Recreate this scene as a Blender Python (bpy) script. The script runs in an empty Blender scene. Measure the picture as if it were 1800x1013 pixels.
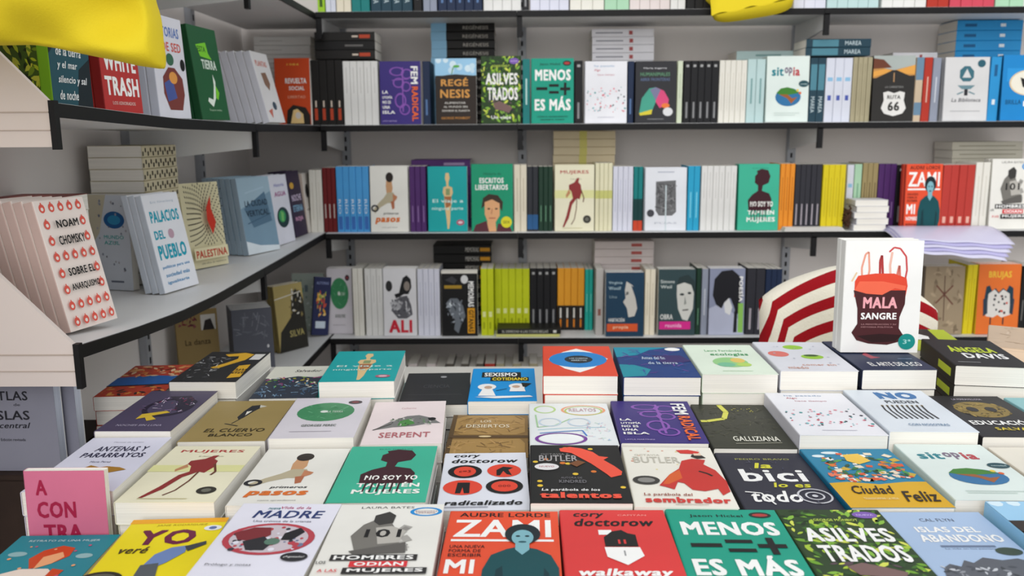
import bpy, bmesh, math, random
from mathutils import Matrix, Vector
import numpy as np
S = bpy.context.scene
COL = S.collection
# ---------------------------------------------------------------- camera
cam_d = bpy.data.cameras.new('camera'); cam = bpy.data.objects.new('camera', cam_d); COL.objects.link(cam)
# books seen least (in building order): they fill up stacks, piles and rows and are joined at the end
STUFF = set(k for a, b in [(1,3),(6,8),(11,14),(16,18),(21,24),(26,29),(31,33),(36,38),(41,43),(46,48),(51,54),(56,58),(61,63),(65,67),(69,71),(73,75),(77,79),(81,83),(85,87),(89,91),(93,95),(97,99),(101,103),(105,107),(109,111),(113,115),(117,119),(121,123),(125,127),(129,131),(133,135),(137,139),(141,143),(145,147),(149,151),(153,155),(157,159),(161,163),(165,167),(169,171),(173,175),(177,179),(181,183),(185,191),(193,195),(197,200),(214,214),(216,217),(219,220),(224,225),(228,229),(244,245),(256,257),(262,263),(266,267),(271,278),(283,290),(295,301),(305,318),(334,335),(341,342),(351,352),(364,365),(375,376),(392,393),(399,399),(407,415),(417,424),(429,436),(440,441),(448,449),(455,455),(475,476),(480,481),(485,486),(489,497),(501,508),(513,514),(518,519),(521,606),(612,612),(622,623),(625,626),(628,629),(631,631),(635,636),(639,640),(642,644),(650,650),(652,652),(655,658),(660,660),(663,670),(673,680),(685,690),(699,699),(701,701)] for k in range(a, b+1))
cam_d.sensor_width = 36.0; cam_d.lens = 36.0*1500/1800
cam.matrix_world = (Matrix.Translation((0, 0, 1.5)) @ Matrix.Rotation(math.radians(0.76), 4, 'Z')
                    @ Matrix.Rotation(math.radians(90-10.4), 4, 'X') @ Matrix.Rotation(math.radians(-0.35), 4, 'Z'))
cam_d.clip_start = 0.05
cam_d.dof.use_dof = True; cam_d.dof.focus_distance = 1.32; cam_d.dof.aperture_fstop = 5.6
S.camera = cam
# ---------------------------------------------------------------- light
wd = bpy.data.worlds.new('overcast_sky'); S.world = wd; wd.use_nodes = True
nt = wd.node_tree; bg = nt.nodes['Background']
tc = nt.nodes.new('ShaderNodeTexCoord'); sp = nt.nodes.new('ShaderNodeSeparateXYZ')
mr = nt.nodes.new('ShaderNodeMapRange'); cr = nt.nodes.new('ShaderNodeValToRGB')
nt.links.new(tc.outputs['Generated'], sp.inputs[0]); nt.links.new(sp.outputs['Z'], mr.inputs[0])
mr.inputs[1].default_value = -1; mr.inputs[2].default_value = 1
nt.links.new(mr.outputs[0], cr.inputs[0]); nt.links.new(cr.outputs[0], bg.inputs['Color'])
cr.color_ramp.elements[0].color = (.70, .69, .68, 1); cr.color_ramp.elements[0].position = .35
cr.color_ramp.elements[1].color = (.80, .82, .84, 1); cr.color_ramp.elements[1].position = .62
bg.inputs['Strength'].default_value = 1.15
sd = bpy.data.lights.new('hazy_sun', 'SUN'); sun = bpy.data.objects.new('hazy_sun', sd); COL.objects.link(sun)
sd.energy = 1.3; sd.angle = math.radians(50); sd.color = (1, .985, .96)
sun.rotation_euler = (math.radians(66), 0, math.radians(-14))
S.view_settings.view_transform = 'Standard'; S.view_settings.look = 'None'
S.view_settings.exposure = 0.04; S.view_settings.gamma = 1.0; S.view_settings.use_curve_mapping = False

# ---------------------------------------------------------------- materials
MATS = {}
def lin(h):
    c = [int(h[i:i+2], 16)/255 for i in (0, 2, 4)]
    return tuple((v/12.92 if v <= .04045 else ((v+.055)/1.055)**2.4) for v in c) + (1,)
def _new(name):
    m = bpy.data.materials.new(name); m.use_nodes = True; n = m.node_tree
    return m, n, n.nodes['Principled BSDF']
def mat(h, rough=.5, spec=.22, var=.05, scale=9.0):
    """printed / painted colour with a little procedural unevenness"""
    k = (h, rough, spec, var, scale)
    if k in MATS: return MATS[k]
    m, n, b = _new('colour_'+h)
    c = lin(h)
    tc = n.nodes.new('ShaderNodeTexCoord'); no = n.nodes.new('ShaderNodeTexNoise'); rp = n.nodes.new('ShaderNodeValToRGB')
    no.inputs['Scale'].default_value = scale; no.inputs['Detail'].default_value = 4
    n.links.new(tc.outputs['Object'], no.inputs['Vector']); n.links.new(no.outputs['Fac'], rp.inputs[0])
    rp.color_ramp.elements[0].position = .3; rp.color_ramp.elements[1].position = .7
    rp.color_ramp.elements[0].color = tuple(max(0, v*(1-var)) for v in c[:3])+(1,)
    rp.color_ramp.elements[1].color = tuple(min(1, v*(1+var)) for v in c[:3])+(1,)
    n.links.new(rp.outputs[0], b.inputs['Base Color'])
    b.inputs['Roughness'].default_value = rough; b.inputs['Specular IOR Level'].default_value = spec
    MATS[k] = m; return m
def pages_mat(h):
    k = ('pages', h)
    if k in MATS: return MATS[k]
    m, n, b = _new('paper_pages_'+h)
    c = lin(h)
    tc = n.nodes.new('ShaderNodeTexCoord'); mp = n.nodes.new('ShaderNodeMapping'); no = n.nodes.new('ShaderNodeTexNoise'); rp = n.nodes.new('ShaderNodeValToRGB')
    mp.inputs['Scale'].default_value = (4, 4, 900)
    no.inputs['Scale'].default_value = 1; no.inputs['Detail'].default_value = 2
    n.links.new(tc.outputs['Object'], mp.inputs[0]); n.links.new(mp.outputs[0], no.inputs['Vector']); n.links.new(no.outputs['Fac'], rp.inputs[0])
    rp.color_ramp.elements[0].position = .3; rp.color_ramp.elements[1].position = .65
    rp.color_ramp.elements[0].color = tuple(v*.86 for v in c[:3])+(1,); rp.color_ramp.elements[1].color = c
    n.links.new(rp.outputs[0], b.inputs['Base Color']); b.inputs['Roughness'].default_value = .9; b.inputs['Specular IOR Level'].default_value = .1
    MATS[k] = m; return m

# ---------------------------------------------------------------- mesh helpers
def mesh_obj(name, V, Fc, mats, mi=None, parent=None, smooth=False):
    me = bpy.data.meshes.new(name); me.from_pydata(V, [], Fc)
    for m in mats: me.materials.append(m)
    if mi: me.polygons.foreach_set('material_index', mi)
    if smooth: me.polygons.foreach_set('use_smooth', [True]*len(me.polygons))
    me.update()
    o = bpy.data.objects.new(name, me); COL.objects.link(o)
    if parent: o.parent = parent
    return o
def box_data(x0, y0, z0, x1, y1, z1, base=0):
    V = [(x0,y0,z0),(x1,y0,z0),(x1,y1,z0),(x0,y1,z0),(x0,y0,z1),(x1,y0,z1),(x1,y1,z1),(x0,y1,z1)]
    Fc = [(0,3,2,1),(4,5,6,7),(0,1,5,4),(1,2,6,5),(2,3,7,6),(3,0,4,7)]
    return V, [tuple(i+base for i in f) for f in Fc]
def box(name, x0, y0, z0, x1, y1, z1, m, parent=None, bevel=0.0):
    V, Fc = box_data(x0, y0, z0, x1, y1, z1)
    o = mesh_obj(name, V, Fc, [m], parent=parent)
    if bevel:
        bm = bmesh.new(); bm.from_mesh(o.data); bmesh.ops.bevel(bm, geom=bm.edges[:], offset=bevel, segments=2, affect='EDGES'); bm.to_mesh(o.data); bm.free()
    return o
def empty(name, loc=(0,0,0)):
    o = bpy.data.objects.new(name, None); COL.objects.link(o); o.location = loc; o.empty_display_size = .05; return o
LABELS = {}
def tag(o, label, cat, group=None):
    n = len(label.split())
    if n < 4 or n > 16: print('LABEL LENGTH', n, label)
    if label in LABELS: print('LABEL REPEATED', label)
    LABELS[label] = 1
    o['label'] = label; o['category'] = cat
    if group: o['group'] = group
    return o
def struct(o): o['kind'] = 'structure'; return o

# ---------------------------------------------------------------- lettering
GL = {}
def glyphs(s, bold=0.0, shear=0.0):
    k = (s, bold, shear)
    if k in GL: return GL[k]
    cu = bpy.data.curves.new('lettering', 'FONT'); cu.body = s; cu.size = 1; cu.resolution_u = 2; cu.offset = 0; cu.shear = shear; cu.space_character = 1.0+bold*1.5
    o = bpy.data.objects.new('lettering', cu); COL.objects.link(o)
    dg = bpy.context.evaluated_depsgraph_get()
    me = bpy.data.meshes.new_from_object(o.evaluated_get(dg))
    V = [(v.co.x, v.co.y) for v in me.vertices]; Fc = [tuple(p.vertices) for p in me.polygons]
    bpy.data.objects.remove(o); bpy.data.curves.remove(cu); bpy.data.meshes.remove(me)
    if bold:   # heavier weight: the letters set several times, a hair apart
        d = bold*.55; V0, F0, n0 = V, Fc, len(V); V = []; Fc = []
        for q, (dx, dy) in enumerate(((-d, -d*.7), (d, -d*.7), (-d, d*.7), (d, d*.7), (0, 0))):
            V += [(x+dx, y+dy) for x, y in V0]; Fc += [tuple(i+q*n0 for i in f) for f in F0]
    lay = [(i//n0)*1.6e-5 if bold else 0 for i in range(len(V))]
    xs = [v[0] for v in V]; ys = [v[1] for v in V]
    x0, x1, y0, y1 = min(xs), max(xs), min(ys), max(ys)
    V = [((x-x0)/(x1-x0+1e-9), (y-y0)/(y1-y0+1e-9)) for x, y in V]
    GL[k] = (V, Fc, lay); return GL[k]

def ellipse(cu, cv, ru, rv, n=24, a0=0, a1=360):
    full = abs(a1-a0) >= 360; m = n if full else n+1
    return [(cu+ru*math.cos(math.radians(a0+(a1-a0)*i/n)), cv+rv*math.sin(math.radians(a0+(a1-a0)*i/n))) for i in range(m)]
def art_polys(art):
    """expand the little drawing list into (verts2d, faces, colour); u 0..1 across, v 0..1 from the top"""
    out = []
    for a in art:
        k, c = a[0], a[1]
        if k == 'r': u0, v0, u1, v1 = a[2:6]; out.append(([(u0,v1),(u1,v1),(u1,v0),(u0,v0)], [(0,1,2,3)], c))
        elif k == 'e':
            P = ellipse(*a[2:6]); P = P[::-1]; out.append((P, [tuple(range(len(P)))], c))
        elif k == 'ring':
            cu, cv, ru, rv, w = a[2:7]; n = 28; O = ellipse(cu, cv, ru, rv, n); I = ellipse(cu, cv, ru*(1-w), rv*(1-w), n)
            out.append((O+I, [(i, n+i, n+(i+1) % n, (i+1) % n) for i in range(n)], c))
        elif k == 'p':
            P = list(a[2]); A = sum(P[i][0]*P[(i+1) % len(P)][1]-P[(i+1) % len(P)][0]*P[i][1] for i in range(len(P)))
            if A > 0: P = P[::-1]
            out.append((P, [tuple(range(len(P)))], c))
        elif k == 'l':   # polyline with a width in u
            P = a[2]; w = a[3]; V = []; Fc = []
            for i in range(len(P)-1):
                (x0,y0),(x1,y1) = P[i], P[i+1]; dx, dy = (x1-x0), (y1-y0)*1.5; d = math.hypot(dx, dy) or 1; nx, ny = -dy/d*w/2, dx/d*w/2/1.5
                b = len(V); V += [(x0+nx,y0+ny),(x1+nx,y1+ny),(x1-nx,y1-ny),(x0-nx,y0-ny)]; Fc.append((b, b+1, b+2, b+3))
            out.append((V, Fc, c))
        elif k == 't':
            s, u0, v0, u1, v1 = a[2:7]; bold = a[7] if len(a) > 7 else 0.0; sh = a[8] if len(a) > 8 else 0.0
            V, Fc, lay = glyphs(s, bold, sh); out.append(([(u0+x*(u1-u0), v1-y*(v1-v0)) for x, y in V], Fc, c, lay))
        elif k == 'tv':  # lettering that climbs the cover
            s, u0, v0, u1, v1 = a[2:7]; bold = a[7] if len(a) > 7 else 0.0
            V, Fc, lay = glyphs(s, bold, 0); out.append(([(u0+y*(u1-u0), v0+x*(v1-v0)) for x, y in V], Fc, c, lay))
        elif k == 'sc':
            kind, cols, n, (u0, v0, u1, v1), s0, s1, seed = c, a[2], a[3], a[4], a[5], a[6], a[7]
            R = random.Random(seed)
            for i in range(n):
                x, y, s, t = R.uniform(u0, u1), R.uniform(v0, v1), R.uniform(s0, s1), R.uniform(0, math.pi)
                if kind == 'leaf': Q = [(-1,0),(-.4,.36),(.3,.34),(1,0),(.3,-.34),(-.4,-.36)]
                elif kind == 'dash': Q = [(-1,-.16),(1,-.16),(1,.16),(-1,.16)]
                elif kind == 'sq': Q = [(-1,-.8),(1,-.8),(.9,.8),(-.9,.9)]
                else: Q = [(math.cos(j*math.pi/4), math.sin(j*math.pi/4)) for j in range(8)]
                P = [(min(.995, max(.005, x+s*(qx*math.cos(t)-qy*math.sin(t)))), min(.995, max(.005, y+s/1.5*(qx*math.sin(t)+qy*math.cos(t))))) for qx, qy in Q]
                out.append((P[::-1] if kind != 'z' else P, [tuple(range(len(P)))], cols[i % len(cols)], i % 24))
    return out

# ---------------------------------------------------------------- the book builder
BOOKMESH = {}
def book_meshes(key, w, l, t):
    D = DESIGNS[key]
    k = (key, round(w, 4), round(l, 4), round(t, 4))
    if k in BOOKMESH: return BOOKMESH[k]
    c = .0007; r = min(.0022, t*.3)
    cols = [D['c']]; V = []; Fc = []; mi = []
    def ci(h):
        if h not in cols: cols.append(h)
        return cols.index(h)
    # wrap profile (x,z): back board, rounded spine, front board
    out = [(w/2, 0), (-w/2+r, 0), (-w/2+r*.3, r*.3), (-w/2, r), (-w/2, t-r), (-w/2+r*.3, t-r*.3), (-w/2+r, t), (w/2, t)]
    inn = [(w/2, t-c), (-w/2+r, t-c), (-w/2+c+.0002, t-r), (-w/2+c+.0002, r), (-w/2+r, c), (w/2, c)]
    # strips of quads between outer and inner
    prof = out+inn; n = len(prof)
    for y in (-l/2, l/2):
        V += [(x, y, z) for x, z in prof]
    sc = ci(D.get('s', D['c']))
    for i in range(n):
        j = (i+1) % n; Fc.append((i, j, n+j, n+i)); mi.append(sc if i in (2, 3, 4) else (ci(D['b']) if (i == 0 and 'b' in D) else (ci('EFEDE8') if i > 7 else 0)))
    pairs = [(0,1,12,13),(1,2,3,11,12),(3,4,10,11),(4,5,6,9,10),(6,7,8,9)]
    for p in pairs:
        Fc.append(p); mi.append(0); Fc.append(tuple(n+i for i in reversed(p))); mi.append(0)
    # printed face
    z = t+.00008; prev = None
    for e in art_polys(D.get('art', [])):
        P, F2, col = e[:3]; ex = e[3] if len(e) > 3 else None; b = len(V)
        if isinstance(ex, int):      # one of a scatter: 24 hairline layers
            if prev != 's' : z += .00006
            prev = 's'; zz = [z+ex*9e-6]*len(P)
        else:
            z += .00027 if prev == 's' else .00006
            zz = [z+a for a in ex] if ex else [z]*len(P)
            prev = 'l'; z += (max(ex) if ex else 0)
        V += [(-w/2+u*w, l/2-v*l, q) for (u, v), q in zip(P, zz)]
        Fc += [tuple(b+i for i in f) for f in F2]; mi += [ci(col)]*len(F2)
    # spine print: s 0..1 from the top along the spine, a 0..1 across
    for q, a in enumerate(D.get('sp', [])):
        x = -w/2-.00012*(1+q); b = len(V)
        if a[0] == 'r': P = [(a[2], a[4] if len(a) > 4 else .06), (a[3], a[4] if len(a) > 4 else .06), (a[3], a[5] if len(a) > 5 else .94), (a[2], a[5] if len(a) > 5 else .94)]; F2 = [(0,1,2,3)]
        else:
            V2, F2, _l = glyphs(a[2], 0); P = [(a[3]+u*(a[4]-a[3]), .25+.5*v) for u, v in V2]
        V += [(x, l/2-s*l, av*t) for s, av in P]; Fc += [tuple(b+i for i in f) for f in F2]; mi += [ci(a[1])]*len(F2)
    me = bpy.data.meshes.new('cover'); me.from_pydata(V, [], Fc)
    g = D.get('gloss', .45)
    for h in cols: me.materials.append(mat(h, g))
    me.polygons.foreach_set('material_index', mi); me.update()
    g = .0011
    V, F3 = box_data(-w/2+.0012, -l/2+g, c, w/2-g, l/2-g, t-c)
    pm = bpy.data.meshes.new('page_block'); pm.from_pydata(V, [], F3); pm.materials.append(pages_mat(D.get('pg', 'F4F0E7'))); pm.update()
    BOOKMESH[k] = (me, pm); return BOOKMESH[k]
NB = [0]
REST = []
def book(key, w, l, t, M, label, group=None):
    cm, pm = book_meshes(key, w, l, t)
    NB[0] += 1
    if NB[0] in STUFF: REST.append((M.copy(), cm, pm)); return None
    e = bpy.data.objects.new('book', None); COL.objects.link(e); e.empty_display_size = .03
    e.matrix_world = M
    for nm, me in (('cover', cm), ('page_block', pm)):
        o = bpy.data.objects.new(nm, me); COL.objects.link(o); o.parent = e
    tag(e, label, 'book', group)
    return e
def basis(cx, cy, cz, loc):
    M = Matrix.Identity(4)
    for i, c in enumerate((cx, cy, cz)):
        for r in range(3): M[r][i] = c[r]
    M.translation = Vector(loc); return M
def flat(key, x, y, z, yaw, w, l, t, label, group=None):
    return book(key, w, l, t, Matrix.Translation((x, y, z)) @ Matrix.Rotation(yaw, 4, 'Z'), label, group)
def stand(key, p, yaw, lean, w, h, t, label, group=None, roll=0):
    """front cover's bottom-left corner at p, cover facing -Y turned by yaw, leaning back"""
    a, b = yaw, lean
    n = Vector((-math.sin(a), math.cos(a), 0)); tx = Vector((math.cos(a), math.sin(a), 0))
    u = Vector((0,0,1))*math.cos(b)+n*math.sin(b); f = tx.cross(u)
    if roll:
        Rm = Matrix.Rotation(roll, 3, f); tx = Rm @ tx; u = Rm @ u
    p = Vector(p)+Vector((0, 0, t*max(0, math.sin(b))+.0004))
    if roll < 0: p.z += w*math.sin(-roll)
    loc = p - (tx*(-w/2)+u*(-h/2)+f*t)
    return book(key, w, h, t, basis(tx, u, f, loc), label, group)
def spine_out(key, x, Y, z, t, w, h, label, group=None, lean=0):
    X = Vector((math.cos(lean), 0, -math.sin(lean))); U = Vector((math.sin(lean), 0, math.cos(lean))); Yv = Vector((0, 1, 0))
    p = Vector((x, Y, z+.0003+t*max(0, math.sin(lean)))); loc = p-(Yv*(-w/2)+U*(-h/2))
    return book(key, w, h, t, basis(Yv, U, X, loc), label, group)
ORD = ['first','second','third','fourth','fifth','sixth','seventh','eighth','ninth','tenth','eleventh','twelfth']
NUM = ['zero','one','two','three','four','five','six','seven','eight','nine','ten']
# ---------------------------------------------------------------- cover designs
K, Wt = '121113', 'F6F5F2'
RAYS = []
for _r in range(1, 16):
    for _k in range(10+_r*3):
        _a = 2*math.pi*(_k+.5*(_r % 2))/(10+_r*3); _q = .06+_r*.045
        _u, _v = .55+_q*math.cos(_a), .42+_q*math.sin(_a)*.8
        if .03 < _u < .95 and .03 < _v < .72: RAYS.append(('l', '1E1A18', [(_u, _v), (_u+.034*math.cos(_a+.35), _v+.028*math.sin(_a+.35))], .018))
LG = ['6FA22E','A9C63A','3E6B23','D3DB5A','27481F','86B840','1C2E18']
DESIGNS = {
'menos': dict(c='149B82', art=[('t',K,'Jason Hickel',.2,.07,.68,.115,.02),('e','1C2A26',.84,.075,.1,.04),('e','B33A3A',.84,.075,.07,.02),
   ('t',Wt,'MENOS',.09,.17,.93,.34,.07),('r',K,.12,.44,.38,.485),('r',K,.42,.395,.65,.435),('r',K,.42,.5,.65,.54),('r',K,.68,.445,.92,.49),('r',K,.77,.37,.83,.565),
   ('t',Wt,'ES MÁS',.08,.58,.93,.8,.07),('t',K,'CÓMO EL DECRECIMIENTO',.14,.88,.86,.905,.02),('t',K,'SALVARÁ AL MUNDO',.22,.925,.78,.95,.02)]),
'asilves': dict(c='27401F', art=[('sc','leaf',LG,230,(0,0,1,1),.03,.075,3),('sc','leaf',['3A2A40','5A4650','2A2230'],16,(.2,.6,.8,.9),.03,.07,5),('e','7E5BB0',.83,.075,.12,.045),('t','C9B8E8','NUEVA',.75,.065,.91,.085,.03),
   ('t','C8E05A','GEORGE MONBIOT',.3,.13,.72,.16,.02),('t',Wt,'ASILVES',.12,.25,.92,.42,.06),('t',Wt,'TRADOS',.16,.46,.92,.65,.06),
   ('p','7A5F5C',[(.3,.7),(.45,.66),(.6,.7),(.78,.76),(.7,.84),(.5,.8),(.36,.79)]),('t',Wt,'Un viaje',.25,.88,.75,.94,.03)]),
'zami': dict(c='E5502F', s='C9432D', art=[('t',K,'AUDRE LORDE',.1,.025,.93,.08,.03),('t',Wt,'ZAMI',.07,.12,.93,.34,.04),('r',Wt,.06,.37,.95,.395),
   ('t','3A1A18','UNA NUEVA',.06,.44,.36,.475,.01),('t','3A1A18','FORMA DE',.06,.49,.33,.525,.01),('t','3A1A18','ESCRIBIR',.06,.54,.34,.575,.01),('t',Wt,'MI',.05,.61,.29,.76,.05),('t',Wt,'NOMBRE',.05,.8,.36,.86,.04),('t',K,'BIOMITOGRAFÍA',.05,.9,.4,.935,.01),
   ('p','0E4A50',[(.35,1),(.36,.72),(.42,.56),(.55,.49),(.66,.46),(.8,.49),(.92,.56),(.98,.7),(.98,.85),(.92,1)]),('p','0A343B',[(.45,1),(.47,.72),(.52,.68),(.55,1)]),('p','0A343B',[(.84,1),(.86,.7),(.9,.76),(.88,1)]),
   ('e','14232A',.68,.31,.155,.125),('e','7FB3BE',.68,.355,.095,.095),('p','7FB3BE',[(.62,.42),(.74,.42),(.74,.5),(.68,.56),(.62,.5)]),('e','14303A',.64,.34,.02,.01),('e','14303A',.72,.34,.02,.01),('e','2A5863',.68,.41,.035,.01)]),
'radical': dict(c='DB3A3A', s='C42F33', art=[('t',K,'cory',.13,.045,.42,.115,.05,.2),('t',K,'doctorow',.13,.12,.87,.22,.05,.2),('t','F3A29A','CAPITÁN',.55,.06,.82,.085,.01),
   ('r',Wt,.34,.27,.46,.33),('p','151515',[(.38,.47),(.38,.36),(.46,.29),(.55,.27),(.6,.31),(.67,.33),(.67,.47)]),('r','DB3A3A',.5,.39,.52,.44),('r','DB3A3A',.55,.39,.57,.44),
   ('p',Wt,[(.37,.48),(.68,.48),(.7,.58),(.54,.68),(.38,.59)]),('r','999999',.53,.52,.545,.58),('t',Wt,'walkaway',.12,.72,.9,.82,.06,.2)]),
'hombres': dict(c='E9E7E0', s='DAD8D0', art=[('t','3C3A38','LAURA BATES',.22,.03,.72,.06,.0),('ring','1E8BD2',.84,.105,.15,.06,.24),('t','8C3A50','EDICIÓN',.74,.09,.94,.105,.01),('t','8C3A50','LIMITADA',.75,.115,.93,.13,.01),
   ('sc','sq',['A9A6A0','8E8B86','C5C2BC'],26,(.42,.3,.72,.58),.03,.07,4),('p','77746E',[(.3,.28),(.42,.2),(.55,.26),(.62,.36),(.68,.56),(.3,.6),(.22,.42)]),('p','3A3836',[(.38,.16),(.5,.11),(.57,.16),(.56,.26),(.44,.29),(.38,.24)]),
   ('p','B8B4AC',[(.42,.32),(.56,.3),(.7,.36),(.66,.5),(.48,.52)]),('t',K,'101',.34,.34,.66,.44,.03),('p','605D59',[(.25,.6),(.72,.5),(.74,.62),(.3,.64)]),
   ('r','2A2828',.12,.64,.85,.705),('t',Wt,'HOMBRES',.15,.65,.82,.695,.05),('t',K,'LOS',.02,.71,.1,.74,.02),('r','D8333A',.3,.715,.78,.775),('t',Wt,'ODIAN',.34,.725,.75,.765,.05),('r','2A2828',.26,.785,.95,.85),('t',Wt,'MUJERES',.3,.795,.92,.84,.05),('t','D8333A','A LAS',.06,.8,.22,.83,.02)]),
'madre': dict(c='E3E2EE', s='D6D5E2', art=[('t','B03A6A','Vida de la',.42,.04,.72,.075,.02,.2),('t','2F7F86','nueva',.3,.06,.42,.085,.02,.2),('t','2B3C70','MADRE',.2,.1,.88,.2,.03,.15),('t','555566','Una crónica de la crianza',.24,.23,.8,.255,.0),
   ('ring','B8434F',.5,.46,.42,.19,.14),('e','C9BEC6',.5,.46,.36,.165),('sc','dot',['B8434F','3B3A44','E3E2EE','6E7A9A','B8434F'],60,(.16,.32,.84,.6),.012,.035,8),
   ('p','7E2E34',[(.15,.4),(.3,.33),(.46,.33),(.5,.42),(.4,.5),(.22,.48)]),('p','2C2B30',[(.28,.5),(.45,.44),(.56,.52),(.52,.6),(.36,.6)]),('p','1F1E24',[(.62,.4),(.74,.33),(.8,.38),(.72,.48),(.62,.48)]),('e','5A7A6A',.55,.5,.07,.04),('e','2A2A2E',.83,.67,.12,.05),('t','DDDDDD','¡Agotado!',.74,.66,.92,.685,.01),
   ('t','44444E','Prólogo y notas',.1,.75,.5,.78,.0)]),
'yo': dict(c='E9D51A', s='D9C010', art=[('r','E9A41A',0,0,1,.06),('t','B59A10','JANE RODRÍGUEZ',.3,.07,.82,.105,.02),('t','6B1A40','YO',.2,.15,.78,.34,.06),('t','4A3A18','veré',.12,.36,.4,.44,.04,.2),('e','E3E6EC',.9,.14,.09,.035),('e','5A6EA8',.9,.14,.04,.02),
   ('p','6E86B8',[(.5,.46),(.62,.38),(.76,.36),(.78,.44),(.66,.56),(.56,.62),(.46,.6)]),('p','3A4048',[(.74,.37),(.92,.31),(.94,.35),(.8,.43)]),('p','555B60',[(.44,.58),(.6,.56),(.66,.72),(.46,.8)]),('e','2A2A20',.16,.72,.2,.08),('e','5A5A50',.16,.72,.15,.055)]),
'redhair': dict(c='1F8796', s='156B78', art=[('t','BFE0E2','RETRATO DE UNA MUJER',.15,.06,.85,.09,.01),('e','8FB8BC',.18,.24,.09,.03),('e','8FB8BC',.84,.27,.08,.03),('p','C9481E',[(.34,.3),(.4,.2),(.54,.14),(.68,.17),(.7,.27),(.6,.36),(.44,.42)]),
   ('p','E8A878',[(.46,.28),(.6,.22),(.66,.28),(.6,.36),(.48,.42)]),('p','E9D9CC',[(.1,.7),(.16,.5),(.36,.42),(.62,.42),(.74,.5),(.84,.7)]),('p','C9481E',[(.02,.66),(.2,.5),(.26,.52),(.12,.7)]),('p','C9481E',[(.66,.42),(.78,.44),(.76,.56),(.66,.54)]),('sc','dot',['C05A7A','E8A878'],10,(.1,.1,.9,.6),.01,.02,4)]),
'islas': dict(c='A8BFDD', s='93ABCB', art=[('t','555E70','CAL FLYN',.33,.09,.66,.13,.01),('t',Wt,'ISLAS DEL',.2,.2,.8,.27,.05),('t',Wt,'ABANDONO',.16,.3,.93,.39,.05),('r','6C7B96',.28,.43,.78,.45),('t','6C7B96','La vida en los paisajes',.3,.46,.76,.48,.0),('e','3A4A3C',.85,.5,.12,.045),
   ('p','5A5E66',[(.05,.8),(.12,.68),(.2,.64),(.28,.67),(.36,.6),(.42,.63),(.55,.57),(.7,.6),(.85,.58),(1,.64),(1,1),(.05,1)]),('sc','leaf',['3C4046','8E9299','C3C6CC','4A4E56'],120,(.08,.67,1,.98),.02,.05,6)]),
'regen': dict(c='2C221C', s='8FC3E4', art=[('r','9CCBEA',0,0,1,.26),('sc','dot',['C8E2F2','D8ECF6'],8,(.05,.02,.95,.2),.05,.1,2),('l','3E8A3A',[(.4,.24),(.44,.14),(.5,.12)],.02),('e','5BAA4A',.52,.12,.08,.02),('p','2C221C',[(0,.3),(.1,.27),(.3,.25),(.5,.24),(.7,.25),(.9,.26),(1,.29),(1,.4),(0,.4)]),
   ('t','D89A4C','REGÉ',.14,.29,.8,.42,.05),('t','D89A4C','NESIS',.12,.47,.84,.6,.05),('t','D8D4CC','ALIMENTAR',.22,.66,.74,.69,.02),('t','D8D4CC','AL MUNDO SIN',.2,.72,.78,.75,.02),('t','D8D4CC','DEVORAR EL PLANETA',.16,.78,.84,.81,.02),('t','C98A40','GEORGE MONBIOT',.14,.89,.84,.925,.02)]),
'antenas': dict(c='D9D9EA', s='C8C8DA', art=[('t','8A8A9C','Manual de campo',.35,.09,.72,.12,.0),('t','2C2C48','ANTENAS Y',.24,.19,.86,.29,.04),('t','2C2C48','PARARRAYOS',.16,.32,.9,.41,.04),('t','6A6A80','María Pérez',.36,.48,.6,.51,.0),('p','A87A2C',[(.34,.64),(.42,.56),(.55,.6),(.62,.58),(.78,.6),(.88,.64),(.7,.7),(.62,.76),(.46,.76)]),('e',K,.62,.9,.14,.045)]),
'mujeres': dict(c='E9E4C8', s='DCD6B4', art=[('t','B03434','MUJERES',.14,.08,.86,.145,.03),('t','8A8466','El clásico ilustrado',.4,.2,.68,.22,.0),('r','E0DFA0',0,.38,1,.5),
   ('p','8E3030',[(.5,.26),(.56,.2),(.62,.19),(.6,.26),(.66,.3),(.68,.42),(.63,.52),(.56,.5),(.44,.6),(.36,.8),(.24,.94),(.2,.94),(.3,.76),(.38,.56),(.46,.5),(.42,.4),(.36,.36),(.36,.3)]),
   ('p','C08860',[(.36,.36),(.28,.46),(.3,.5),(.4,.42)]),('l','6A3A2A',[(.56,.5),(.55,.66),(.5,.82),(.42,.9)],.02),('l','6A3A2A',[(.66,.36),(.74,.5),(.72,.56)],.025),('ring','33302A',.82,.82,.1,.06,.5),('e','6A6A60',.82,.82,.05,.03),('r','C0B888',.2,.95,.7,.958)]),
'pasos': dict(c='E8E6DE', s='D8D6CE', art=[('p','C99A70',[(.44,.42),(.42,.3),(.44,.2),(.58,.22),(.6,.34),(.56,.44)]),('e','241C18',.52,.17,.1,.075),('p','B9AE92',[(.46,.4),(.62,.4),(.66,.46),(.6,.56),(.46,.56),(.28,.62),(.12,.72),(.08,.66),(.22,.56),(.36,.48)]),
   ('p','C0805C',[(.6,.42),(.72,.46),(.7,.5),(.6,.56)]),('p','B06A4A',[(.54,.54),(.64,.52),(.64,.64),(.58,.66)]),('ring','26262C',.12,.64,.1,.055,.45),('t','2A2A30','primeros',.34,.7,.74,.745,.03,.2),('t','D9702C','pasos',.12,.78,.78,.88,.08,.2),('t','8A8A88','cómo aprendemos',.3,.92,.7,.945,.0)]),
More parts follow.
